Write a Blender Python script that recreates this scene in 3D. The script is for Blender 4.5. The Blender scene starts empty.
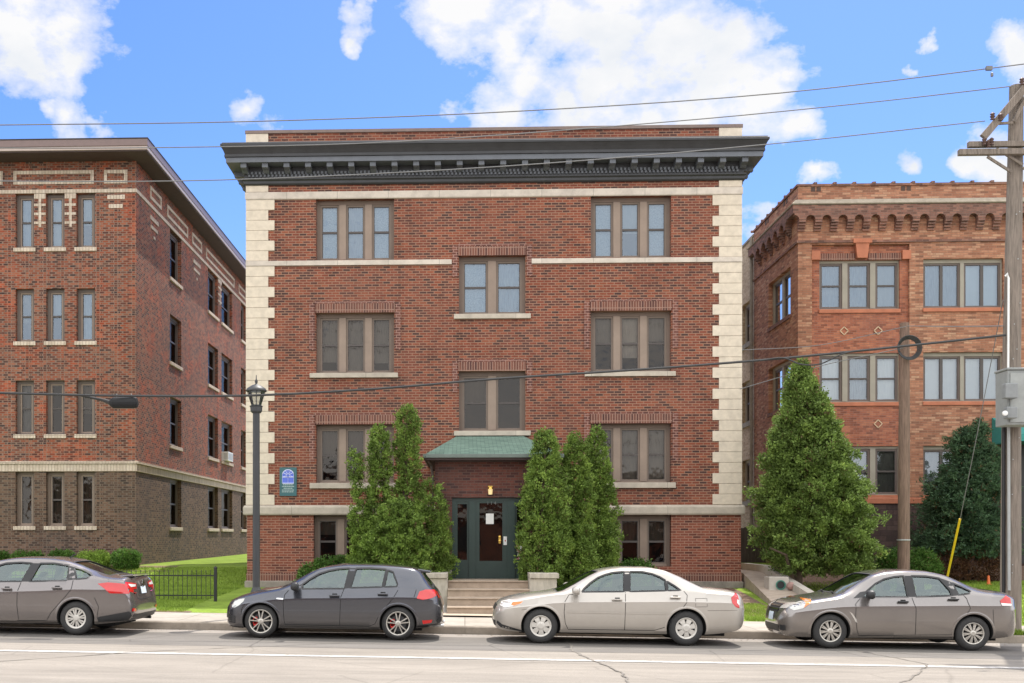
import bpy, bmesh, math, random
from mathutils import Vector, Matrix
from mathutils.bvhtree import BVHTree
R = math.radians
random.seed(7)
scene = bpy.context.scene
col = scene.collection
scene.cycles.diffuse_bounces=3; scene.cycles.glossy_bounces=3; scene.cycles.transmission_bounces=4; scene.cycles.transparent_max_bounces=10

# ------------------------------------------------------------------ camera
CZ = 2.04; FPX = 1150.0; YAW = R(2.12); PCX = 422.3; PCY = 536.0
cam_d = bpy.data.cameras.new('camera'); cam = bpy.data.objects.new('camera', cam_d); col.objects.link(cam)
cam.location = (0, 0, CZ); cam.rotation_euler = (R(90), 0, YAW)
cam_d.sensor_width = 36; cam_d.lens = 36*FPX/1024
cam_d.shift_x = (512-PCX)/1024; cam_d.shift_y = (PCY-341.5)/1024
cam_d.clip_start = .1; cam_d.clip_end = 3000
scene.camera = cam

# survey helpers: bearings measured from the camera position give metres on a plane at a known distance
def SX(x, Y):
    u = (x-PCX)/FPX
    return Y*(-math.sin(YAW)+u*math.cos(YAW))/(math.cos(YAW)+u*math.sin(YAW))
def SZ(y, Y, X=0):
    d = Y*math.cos(YAW)-X*math.sin(YAW)
    return CZ+(PCY-y)*d/FPX
def SY(x, X):
    u = (x-PCX)/FPX
    return X*(math.cos(YAW)+u*math.sin(YAW))/(-math.sin(YAW)+u*math.cos(YAW))

# ------------------------------------------------------------------ mesh helpers
class MB:
    def __init__(s): s.v=[]; s.f=[]; s.m=[]
    def add(s, vs, fs, mi=0):
        b=len(s.v); s.v+= [tuple(p) for p in vs]
        for f in fs: s.f.append(tuple(b+i for i in f)); s.m.append(mi)
        return s
    def box(s, x0,x1,y0,y1,z0,z1, mi=0):
        if x0>x1: x0,x1=x1,x0
        if y0>y1: y0,y1=y1,y0
        if z0>z1: z0,z1=z1,z0
        return s.add([(x0,y0,z0),(x1,y0,z0),(x1,y1,z0),(x0,y1,z0),(x0,y0,z1),(x1,y0,z1),(x1,y1,z1),(x0,y1,z1)],
              [(0,3,2,1),(4,5,6,7),(0,1,5,4),(1,2,6,5),(2,3,7,6),(3,0,4,7)], mi)
    def tube(s, pts, r, n=8, mi=0, cap=True):
        pts=[Vector(p) for p in pts]; rs = r if isinstance(r,(list,tuple)) else [r]*len(pts)
        b=len(s.v); N=len(pts)
        for i,p in enumerate(pts):
            d=(pts[min(i+1,N-1)]-pts[max(i-1,0)]).normalized()
            up=Vector((0,0,1)) if abs(d.z)<.95 else Vector((0,1,0))
            a=d.cross(up).normalized(); c=a.cross(d).normalized()
            for k in range(n):
                t=2*math.pi*k/n; q=p+(a*math.cos(t)+c*math.sin(t))*rs[i]; s.v.append(tuple(q))
        for i in range(N-1):
            for k in range(n):
                k2=(k+1)%n; s.f.append((b+i*n+k,b+i*n+k2,b+(i+1)*n+k2,b+(i+1)*n+k)); s.m.append(mi)
        if cap:
            s.f.append(tuple(b+k for k in range(n))[::-1]); s.m.append(mi)
            s.f.append(tuple(b+(N-1)*n+k for k in range(n))); s.m.append(mi)
        return s
    def beam(s, p0, p1, w, h, mi=0):
        p0=Vector(p0); p1=Vector(p1); d=(p1-p0).normalized()
        up=Vector((0,0,1)) if abs(d.z)<.95 else Vector((0,1,0))
        a=d.cross(up).normalized()*w/2; c=a.cross(d).normalized()*h/2
        vs=[p+sa*a+sc*c for p in (p0,p1) for sa,sc in ((-1,-1),(1,-1),(1,1),(-1,1))]
        return s.add(vs,[(0,1,2,3),(7,6,5,4),(0,4,5,1),(1,5,6,2),(2,6,7,3),(3,7,4,0)],mi)
    def lathe(s, prof, c, axis='z', n=24, mi=0):
        b=len(s.v)
        for r,h in prof:
            for k in range(n):
                t=2*math.pi*k/n; a,bb=r*math.cos(t),r*math.sin(t)
                if axis=='z': s.v.append((c[0]+a,c[1]+bb,c[2]+h))
                elif axis=='y': s.v.append((c[0]+a,c[1]+h,c[2]+bb))
                else: s.v.append((c[0]+h,c[1]+a,c[2]+bb))
        for i in range(len(prof)-1):
            for k in range(n):
                k2=(k+1)%n; s.f.append((b+i*n+k,b+i*n+k2,b+(i+1)*n+k2,b+(i+1)*n+k)); s.m.append(mi)
        return s
    def sweepU(s, prof, xL, xR, yF, yB, mi=0, side=(1,1)):
        """profile (outward offset, z) run round left side, front and right side with mitres"""
        b=len(s.v); n=len(prof)
        for o,z in prof:
            L=xL-o*side[0]; Rr=xR+o*side[1]
            for p in ((L,yB,z),(L,yF-o,z),(Rr,yF-o,z),(Rr,yB,z)): s.v.append(p)
        for i in range(n-1):
            for k in range(3):
                s.f.append((b+i*4+k,b+i*4+k+1,b+(i+1)*4+k+1,b+(i+1)*4+k)); s.m.append(mi)
        s.f.append(tuple(b+i*4 for i in range(n))); s.m.append(mi)
        s.f.append(tuple(b+i*4+3 for i in range(n))[::-1]); s.m.append(mi)
        return s
    def build(s, name, mats, parent=None, smooth=False, bevel=0):
        me=bpy.data.meshes.new(name); me.from_pydata(s.v,[],s.f)
        if not isinstance(mats,(list,tuple)): mats=[mats]
        for m in mats: me.materials.append(m)
        if len(mats)>1: me.polygons.foreach_set('material_index', s.m)
        if smooth: me.polygons.foreach_set('use_smooth',[True]*len(me.polygons))
        me.update()
        o=bpy.data.objects.new(name, me); col.objects.link(o)
        if parent is not None: o.parent=parent
        if bevel:
            m=o.modifiers.new('b','BEVEL'); m.width=bevel; m.segments=2; m.limit_method='ANGLE'
        return o
def empty(name, loc=(0,0,0)):
    o=bpy.data.objects.new(name,None); o.location=loc; o.empty_display_size=.3; col.objects.link(o); return o
def tag(o, label=None, cat=None, group=None, kind=None):
    if label: o['label']=label
    if cat: o['category']=cat
    if group: o['group']=group
    if kind: o['kind']=kind
    return o
def fixn(o):
    bm=bmesh.new(); bm.from_mesh(o.data); bmesh.ops.recalc_face_normals(bm, faces=bm.faces); bm.to_mesh(o.data); bm.free(); return o

# ------------------------------------------------------------------ materials
def newmat(name):
    m=bpy.data.materials.new(name); m.use_nodes=True
    nt=m.node_tree; return m, nt, nt.nodes['Principled BSDF']
def N(nt, t, **kw):
    n=nt.nodes.new(t)
    for k,v in kw.items():
        if k in n.inputs.keys(): n.inputs[k].default_value=v
        else: setattr(n,k,v)
    return n
def ramp(nt, fac, stops, interp='LINEAR'):
    r=nt.nodes.new('ShaderNodeValToRGB'); cr=r.color_ramp; cr.interpolation=interp
    while len(cr.elements)<len(stops): cr.elements.new(.5)
    for e,(p,c) in zip(cr.elements,stops):
        e.position=p; e.color=(c[0],c[1],c[2],1) if isinstance(c,(tuple,list)) else (c,c,c,1)
    nt.links.new(fac, r.inputs[0]); return r
def mixc(nt, fac, a, b, mode='MIX'):
    m=nt.nodes.new('ShaderNodeMix'); m.data_type='RGBA'; m.blend_type=mode
    for sck,val in ((m.inputs[0],fac),(m.inputs[6],a),(m.inputs[7],b)):
        if isinstance(val,(int,float)): sck.default_value=val
        elif isinstance(val,tuple): sck.default_value=(val[0],val[1],val[2],1)
        else: nt.links.new(val,sck)
    return m.outputs[2]
def simple(name, c, rough=.6, metal=0, var=.12, scale=6, bump=0, spec=.5, coat=0, stretch=(1,1,1)):
    m,nt,b=newmat(name)
    tc=N(nt,'ShaderNodeNewGeometry'); mp=N(nt,'ShaderNodeMapping'); mp.inputs['Scale'].default_value=stretch
    nt.links.new(tc.outputs['Position'],mp.inputs[0])
    nz=N(nt,'ShaderNodeTexNoise',Scale=scale,Detail=6.0,Roughness=.65); nt.links.new(mp.outputs[0],nz.inputs['Vector'])
    r=ramp(nt,nz.outputs[0],[(.3,tuple(x*(1-var) for x in c)),(.7,tuple(min(1,x*(1+var)) for x in c))])
    nt.links.new(r.outputs[0],b.inputs['Base Color'])
    b.inputs['Roughness'].default_value=rough; b.inputs['Metallic'].default_value=metal
    b.inputs['Specular IOR Level'].default_value=spec
    if coat: b.inputs['Coat Weight'].default_value=coat; b.inputs['Coat Roughness'].default_value=.03
    if bump:
        n2=N(nt,'ShaderNodeTexNoise',Scale=scale*6,Detail=4.0); nt.links.new(mp.outputs[0],n2.inputs['Vector'])
        bp=N(nt,'ShaderNodeBump',Strength=bump,Distance=.02); nt.links.new(n2.outputs[0],bp.inputs['Height']); nt.links.new(bp.outputs[0],b.inputs['Normal'])
    return m
def brickmat(name, stops, mortar, bw=.205, rh=.0757, ms=.011, header=0, soldier=False, stain=.25, stainc=(.1,.08,.07), lowstain=None, patch=None, rough=.85):
    m,nt,b=newmat(name)
    g=N(nt,'ShaderNodeNewGeometry'); sp=N(nt,'ShaderNodeSeparateXYZ'); nt.links.new(g.outputs['Position'],sp.inputs[0])
    ad=N(nt,'ShaderNodeMath',operation='ADD'); nt.links.new(sp.outputs[0],ad.inputs[0]); nt.links.new(sp.outputs[1],ad.inputs[1])
    cb=N(nt,'ShaderNodeCombineXYZ')
    if soldier: nt.links.new(sp.outputs[2],cb.inputs[0]); nt.links.new(ad.outputs[0],cb.inputs[1])
    else: nt.links.new(ad.outputs[0],cb.inputs[0]); nt.links.new(sp.outputs[2],cb.inputs[1])
    def br(w):
        t=N(nt,'ShaderNodeTexBrick'); nt.links.new(cb.outputs[0],t.inputs['Vector'])
        t.inputs['Color1'].default_value=(0,0,0,1); t.inputs['Color2'].default_value=(1,1,1,1); t.inputs['Mortar'].default_value=(.5,.5,.5,1)
        t.inputs['Scale'].default_value=1; t.inputs['Mortar Size'].default_value=ms; t.inputs['Mortar Smooth'].default_value=.15
        t.inputs['Brick Width'].default_value=w; t.inputs['Row Height'].default_value=rh
        t.offset=0 if soldier else .5; t.inputs['Bias'].default_value=0
        return t
    t=br(bw)
    # weathering noise
    nz=N(nt,'ShaderNodeTexNoise',Scale=.55,Detail=5.0,Roughness=.6); nt.links.new(g.outputs['Position'],nz.inputs['Vector'])
    n3=N(nt,'ShaderNodeTexNoise',Scale=14.0,Detail=3.0); nt.links.new(g.outputs['Position'],n3.inputs['Vector'])
    r=ramp(nt,t.outputs['Color'],stops)
    c=mixc(nt,.35,r.outputs[0],n3.outputs[0],'OVERLAY')
    if header:
        # flemish-like: light headers punctuating alternate rows
        t2=br(bw*1.0); t2.offset=.5
        w2=N(nt,'ShaderNodeMath',operation='MULTIPLY'); w2.inputs[1].default_value=1/rh; nt.links.new(sp.outputs[2],w2.inputs[0])
        fl=N(nt,'ShaderNodeMath',operation='FLOOR'); nt.links.new(w2.outputs[0],fl.inputs[0])
        md=N(nt,'ShaderNodeMath',operation='MULTIPLY'); md.inputs[1].default_value=.5; nt.links.new(fl.outputs[0],md.inputs[0])
        P=bw*1.5
        u=N(nt,'ShaderNodeMath',operation='DIVIDE'); u.inputs[1].default_value=P; nt.links.new(ad.outputs[0],u.inputs[0])
        a2=N(nt,'ShaderNodeMath',operation='ADD'); nt.links.new(u.outputs[0],a2.inputs[0]); nt.links.new(md.outputs[0],a2.inputs[1])
        fr=N(nt,'ShaderNodeMath',operation='FRACT'); nt.links.new(a2.outputs[0],fr.inputs[0])
        lt=N(nt,'ShaderNodeMath',operation='LESS_THAN'); lt.inputs[1].default_value=.16; nt.links.new(fr.outputs[0],lt.inputs[0])
        ml=N(nt,'ShaderNodeMath',operation='MULTIPLY'); ml.inputs[1].default_value=header; nt.links.new(lt.outputs[0],ml.inputs[0])
        c=mixc(nt,ml.outputs[0],c,mortar)
    c=mixc(nt,t.outputs['Fac'],c,mortar)
    rs=ramp(nt,nz.outputs[0],[(.38,0),(.72,1)])
    ms_=N(nt,'ShaderNodeMath',operation='MULTIPLY'); ms_.inputs[1].default_value=stain; nt.links.new(rs.outputs[0],ms_.inputs[0])
    c=mixc(nt,ms_.outputs[0],c,stainc)
    if patch:
        n4=N(nt,'ShaderNodeTexNoise',Scale=1.1,Detail=4.0,Roughness=.7); 
        mp=N(nt,'ShaderNodeMapping'); mp.inputs['Location'].default_value=(17,5,3); nt.links.new(g.outputs['Position'],mp.inputs[0]); nt.links.new(mp.outputs[0],n4.inputs['Vector'])
        rp=ramp(nt,n4.outputs[0],[(.5,0),(.62,1)]); mm=N(nt,'ShaderNodeMath',operation='MULTIPLY'); mm.inputs[1].default_value=patch[1]; nt.links.new(rp.outputs[0],mm.inputs[0])
        c=mixc(nt,mm.outputs[0],c,mixc(nt,1.0,c,patch[0],'MULTIPLY'))
    # rain streaks and soot
    mp2=N(nt,'ShaderNodeMapping'); mp2.inputs['Scale'].default_value=(2.2,2.2,.16); nt.links.new(g.outputs['Position'],mp2.inputs[0])
    ns=N(nt,'ShaderNodeTexNoise',Scale=1.6,Detail=6.0,Roughness=.65); nt.links.new(mp2.outputs[0],ns.inputs['Vector'])
    rs2=ramp(nt,ns.outputs[0],[(.50,0),(.72,.42)]); c=mixc(nt,rs2.outputs[0],c,mixc(nt,1.0,c,(.55,.52,.52),'MULTIPLY'))
    rs3=ramp(nt,ns.outputs[0],[(.28,.22),(.42,0)]); c=mixc(nt,rs3.outputs[0],c,mixc(nt,1.0,c,(1.35,1.3,1.25),'MULTIPLY'))
    nt.links.new(c,b.inputs['Base Color']); b.inputs['Roughness'].default_value=rough; b.inputs['Specular IOR Level'].default_value=.25
    iv=N(nt,'ShaderNodeMath',operation='SUBTRACT'); iv.inputs[0].default_value=1; nt.links.new(t.outputs['Fac'],iv.inputs[1])
    bp=N(nt,'ShaderNodeBump',Strength=.6,Distance=.008); nt.links.new(iv.outputs[0],bp.inputs['Height']); nt.links.new(bp.outputs[0],b.inputs['Normal'])
    return m
def stonemat(name, c, jw=.9, jh=50, js=.006, var=.12, offs=0.0):
    m,nt,b=newmat(name)
    g=N(nt,'ShaderNodeNewGeometry'); sp=N(nt,'ShaderNodeSeparateXYZ'); nt.links.new(g.outputs['Position'],sp.inputs[0])
    ad=N(nt,'ShaderNodeMath',operation='ADD'); nt.links.new(sp.outputs[0],ad.inputs[0]); nt.links.new(sp.outputs[1],ad.inputs[1])
    cb=N(nt,'ShaderNodeCombineXYZ'); nt.links.new(ad.outputs[0],cb.inputs[0]); nt.links.new(sp.outputs[2],cb.inputs[1])
    t=N(nt,'ShaderNodeTexBrick'); nt.links.new(cb.outputs[0],t.inputs['Vector'])
    t.inputs['Color1'].default_value=tuple(x*(1-var) for x in c)+(1,); t.inputs['Color2'].default_value=tuple(min(1,x*(1+var)) for x in c)+(1,)
    t.inputs['Mortar'].default_value=tuple(x*.5 for x in c)+(1,); t.inputs['Scale'].default_value=1; t.inputs['Mortar Size'].default_value=js
    t.inputs['Brick Width'].default_value=jw; t.inputs['Row Height'].default_value=jh; t.offset=offs
    nz=N(nt,'ShaderNodeTexNoise',Scale=3.0,Detail=8.0,Roughness=.7); nt.links.new(g.outputs['Position'],nz.inputs['Vector'])
    r=ramp(nt,nz.outputs[0],[(.3,.72),(.6,1.0)])
    cc=mixc(nt,1.0,t.outputs['Color'],r.outputs[0],'MULTIPLY')
    nt.links.new(cc,b.inputs['Base Color']); b.inputs['Roughness'].default_value=.85; b.inputs['Specular IOR Level'].default_value=.3
    return m
def glassmat(name, refl=.3, tint=(.75,.8,.8), wav=.012, rough=.02, gc=(.74,.86,1), ior=1.5):
    m,nt,b=newmat(name); nt.nodes.remove(b)
    out=nt.nodes['Material Output']
    g=N(nt,'ShaderNodeNewGeometry')
    nz=N(nt,'ShaderNodeTexNoise',Scale=2.2,Detail=2.0); nt.links.new(g.outputs['Position'],nz.inputs['Vector'])
    bp=N(nt,'ShaderNodeBump',Strength=1.0,Distance=wav); nt.links.new(nz.outputs[0],bp.inputs['Height'])
    gl=N(nt,'ShaderNodeBsdfGlossy'); gl.inputs['Roughness'].default_value=rough; gl.inputs[0].default_value=gc+(1,); nt.links.new(bp.outputs[0],gl.inputs['Normal'])  # gc tints reflections; its default blue stands in for reflected blue sky
    tr=N(nt,'ShaderNodeBsdfTransparent'); tr.inputs[0].default_value=tint+(1,)
    fr=N(nt,'ShaderNodeFresnel',IOR=ior); ad=N(nt,'ShaderNodeMath',operation='ADD',use_clamp=True); ad.inputs[1].default_value=refl; nt.links.new(fr.outputs[0],ad.inputs[0])
    mx=N(nt,'ShaderNodeMixShader'); nt.links.new(ad.outputs[0],mx.inputs[0]); nt.links.new(tr.outputs[0],mx.inputs[1]); nt.links.new(gl.outputs[0],mx.inputs[2])
    nt.links.new(mx.outputs[0],out.inputs[0]); return m

RED=[(0,(.06,.034,.03)),(.22,(.10,.043,.034)),(.38,(.175,.052,.033)),(.7,(.225,.062,.035)),(.88,(.27,.085,.045)),(1,(.12,.048,.037))]
M_brick=brickmat('red_brick',RED,(.32,.185,.125),bw=.215,stain=.28,stainc=(.13,.07,.055),patch=((.74,.70,.70),.55))
M_brick_low=brickmat('red_brick_basement',[(0,(.07,.03,.025)),(.4,(.22,.07,.045)),(1,(.27,.085,.05))],(.36,.20,.14),bw=.24,rh=.0757,stain=.12)
M_soldier=brickmat('brown_soldier_brick',[(0,(.09,.04,.035)),(.5,(.17,.07,.05)),(1,(.20,.08,.055))],(.33,.20,.15),bw=.30,rh=.076,ms=.012,soldier=True,stain=.2)
M_porchbrick=brickmat('porch_brick',[(0,(.06,.03,.03)),(.5,(.135,.05,.038)),(1,(.16,.06,.045))],(.14,.085,.07),bw=.21,rh=.07,ms=.008,stain=.4)
LB=[(0,(.05,.03,.028)),(.25,(.12,.044,.03)),(.45,(.215,.06,.032)),(.7,(.28,.08,.04)),(.88,(.30,.12,.07)),(1,(.08,.05,.04))]
M_lbrick=brickmat('mottled_red_brick',LB,(.25,.165,.125),bw=.20,rh=.074,ms=.009,header=.85,stain=.25,patch=((1.5,.85,.65),.6))
M_lbrick_low=brickmat('mottled_brown_brick',[(0,(.045,.03,.023)),(.4,(.10,.056,.038)),(.7,(.15,.085,.054)),(1,(.20,.12,.08))],(.18,.135,.10),bw=.20,rh=.074,ms=.009,header=.8,stain=.4)
OB=[(0,(.19,.095,.06)),(.2,(.28,.12,.072)),(.5,(.365,.165,.095)),(.75,(.42,.20,.12)),(1,(.47,.28,.175))]
M_obrick=brickmat('orange_brick',OB,(.30,.17,.11),bw=.26,rh=.074,ms=.009,stain=.15,stainc=(.18,.1,.08))
M_obrick2=brickmat('smooth_orange_brick',[(0,(.2,.07,.04)),(.5,(.36,.12,.065)),(1,(.44,.17,.09))],(.30,.15,.11),bw=.21,rh=.068,ms=.007,stain=.35,stainc=(.16,.1,.09))
M_odark=brickmat('dark_corbel_brick',[(0,(.12,.06,.045)),(.5,(.24,.11,.08)),(1,(.33,.16,.11))],(.22,.14,.11),bw=.21,rh=.07,ms=.008,stain=.5)
M_tan=brickmat('tan_common_brick',[(0,(.34,.24,.15)),(.5,(.46,.34,.22)),(1,(.54,.42,.29))],(.42,.34,.26),bw=.21,rh=.074,ms=.009,stain=.2)
M_rough=brickmat('dark_rough_block',[(0,(.05,.032,.03)),(.5,(.08,.048,.042)),(1,(.11,.07,.06))],(.045,.03,.03),bw=.42,rh=.17,ms=.012,stain=.3)
M_cream=stonemat('cream_terracotta',(.60,.53,.45),jw=1.5,var=.04)
M_quoin=stonemat('cream_quoin_stone',(.66,.58,.46),jw=40,jh=.308,js=.008,var=.05)
M_creambrick=brickmat('cream_glazed_brick',[(0,(.52,.43,.335)),(1,(.64,.54,.44))],(.36,.28,.22),bw=.3,rh=.105,ms=.009,soldier=True,stain=.12)
M_lime=stonemat('limestone',(.5,.44,.36),jw=2.2,var=.08)
M_found=simple('foundation_concrete',(.26,.23,.19),.95,var=.3,scale=3,bump=.3)
M_cornice=simple('dark_grey_painted_metal',(.024,.024,.026),.45,var=.25,scale=3)
M_cornice2=simple('slate_grey_painted_metal',(.10,.108,.125),.45,var=.15,scale=3)
M_coping=simple('brown_metal_coping',(.17,.12,.10),.5,var=.15)
M_sashm=simple('brown_taupe_sash',(.185,.14,.108),.6,var=.1,scale=2)
M_casing_shade=simple('shaded_brown_casing',(.165,.118,.09),.6,var=.12,scale=2)  # frame brown darkened: shade on casing edges and head put into the colour
M_frame=simple('taupe_painted_wood',(.255,.19,.145),.6,var=.12,scale=2)
M_frame_dk=simple('dark_taupe_wood',(.13,.10,.085),.6,var=.1,scale=2)
M_frame_r=simple('greige_painted_wood',(.30,.27,.215),.6,var=.1,scale=2)
M_sash_shadow=simple('dark_sash_and_shadow',(.07,.058,.052),.5,var=.1)
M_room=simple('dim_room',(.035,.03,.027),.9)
M_blind=simple('pale_blind',(.33,.335,.32),.8,var=.08,scale=1.5)
M_blind2=simple('grey_blind',(.15,.135,.115),.8,var=.12,scale=1.5)
M_blindw=simple('near_white_blind',(.60,.60,.57),.8,var=.06,scale=1.2)
M_blindg=simple('bluish_curtain',(.26,.29,.31),.85,var=.3,scale=5,stretch=(5,5,.6))
M_lace=simple('lace_curtain',(.36,.40,.42),.9,var=.35,scale=26)
M_glass=glassmat('window_glass',.12,(.58,.66,.70),wav=.016)
M_glass_cl=glassmat('clear_window_glass',.10,(.80,.84,.86),wav=.010,gc=(.85,.92,1))
M_glass_dk=glassmat('screened_window_glass',.015,(.50,.47,.44),wav=.006,gc=(1,.93,.86),ior=1.42)
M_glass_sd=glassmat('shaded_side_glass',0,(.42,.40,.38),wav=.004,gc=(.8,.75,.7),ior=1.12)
M_green=simple('dark_green_paint',(.022,.045,.038),.4,var=.15,scale=2)
M_shingle=None
M_fascia=simple('brown_fascia_metal',(.17,.115,.105),.4,var=.08)
M_fascia2=simple('pale_fascia_trim',(.40,.32,.28),.4,var=.08)
M_soffit=simple('dark_brown_soffit',(.065,.042,.04),.7,var=.15)
M_conc=simple('pale_concrete',(.42,.38,.33),.9,var=.16,scale=2.5,bump=.2)
M_steps=simple('tan_concrete_steps',(.36,.28,.21),.9,var=.18,scale=4,bump=.2)
M_wood=simple('weathered_pole_wood',(.20,.165,.135),.9,var=.4,scale=5,bump=.5,stretch=(6,6,.5))
M_wood2=simple('reddish_pole_wood',(.175,.115,.085),.9,var=.4,scale=5,bump=.5,stretch=(6,6,.5))
M_black=simple('black_metal',(.015,.015,.016),.45,var=.1)
M_cable=simple('black_cable',(.03,.03,.03),.6)
M_wire=simple('grey_wire',(.16,.16,.16),.5)
M_galv=simple('galvanised_grey_metal',(.36,.37,.36),.5,metal=.2,var=.08)
M_yellow=simple('yellow_plastic',(.75,.50,.02),.4,var=.05)
M_white=simple('white_plastic',(.75,.75,.72),.4,var=.04)
M_bark=simple('brown_bark',(.10,.07,.05),.95,var=.3,scale=8,bump=.6)
def shingles():
    m,nt,b=newmat('green_shingle'); g=N(nt,'ShaderNodeNewGeometry'); sp=N(nt,'ShaderNodeSeparateXYZ'); nt.links.new(g.outputs['Position'],sp.inputs[0])
    cb=N(nt,'ShaderNodeCombineXYZ'); nt.links.new(sp.outputs[0],cb.inputs[0])
    ym=N(nt,'ShaderNodeMath',operation='ADD'); nt.links.new(sp.outputs[1],ym.inputs[0]); nt.links.new(sp.outputs[2],ym.inputs[1]); nt.links.new(ym.outputs[0],cb.inputs[1])
    t=N(nt,'ShaderNodeTexBrick'); nt.links.new(cb.outputs[0],t.inputs['Vector'])
    t.inputs['Color1'].default_value=(.10,.165,.13,1); t.inputs['Color2'].default_value=(.17,.26,.205,1); t.inputs['Mortar'].default_value=(.05,.085,.07,1)
    t.inputs['Scale'].default_value=1; t.inputs['Mortar Size'].default_value=.008; t.inputs['Brick Width'].default_value=.22; t.inputs['Row Height'].default_value=.16
    nt.links.new(t.outputs['Color'],b.inputs['Base Color']); b.inputs['Roughness'].default_value=.9; return m
M_shingle=shingles()

# ------------------------------------------------------------------ walls with openings
# frames: 'F' faces the street (-Y), 'R' faces +X, 'L' faces -X.   (u along wall, n outward, z up)
def W(kind, base, u, n, z):
    if kind=='F': return (u, base-n, z)
    if kind=='R': return (base+n, u, z)
    return (base-n, u, z)
def wbox(mb, kind, base, u0,u1,n0,n1,z0,z1, mi=0):
    a=W(kind,base,u0,n0,z0); b=W(kind,base,u1,n1,z1)
    mb.box(a[0],b[0],a[1],b[1],a[2],b[2],mi)
def wall(mb, kind, base, u0,u1,z0,z1, ops, rev=.22, mi=0, zsplit=None):
    us=sorted({u0,u1,*[o[0] for o in ops],*[o[1] for o in ops]}); zs=sorted({z0,z1,*[o[2] for o in ops],*[o[3] for o in ops],*([zsplit] if zsplit else [])})
    us=[u for u in us if u0<=u<=u1]; zs=[z for z in zs if z0<=z<=z1]
    for i in range(len(us)-1):
        for j in range(len(zs)-1):
            uc=(us[i]+us[i+1])/2; zc=(zs[j]+zs[j+1])/2
            if any(o[0]<uc<o[1] and o[2]<zc<o[3] for o in ops): continue
            m_=mi
            if zsplit and zc<zsplit: m_=mi+1
            mb.add([W(kind,base,us[i],0,zs[j]),W(kind,base,us[i+1],0,zs[j]),W(kind,base,us[i+1],0,zs[j+1]),W(kind,base,us[i],0,zs[j+1])],[(0,1,2,3)],m_)
    for a,b,c,d in ops:
        m_=mi+1 if (zsplit and (c+d)/2<zsplit) else mi
        for p,q in (((a,c),(a,d)),((a,d),(b,d)),((b,d),(b,c)),((b,c),(a,c))):
            mb.add([W(kind,base,p[0],0,p[1]),W(kind,base,q[0],0,q[1]),W(kind,base,q[0],-rev,q[1]),W(kind,base,p[0],-rev,p[1])],[(0,1,2,3)],m_)
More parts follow.
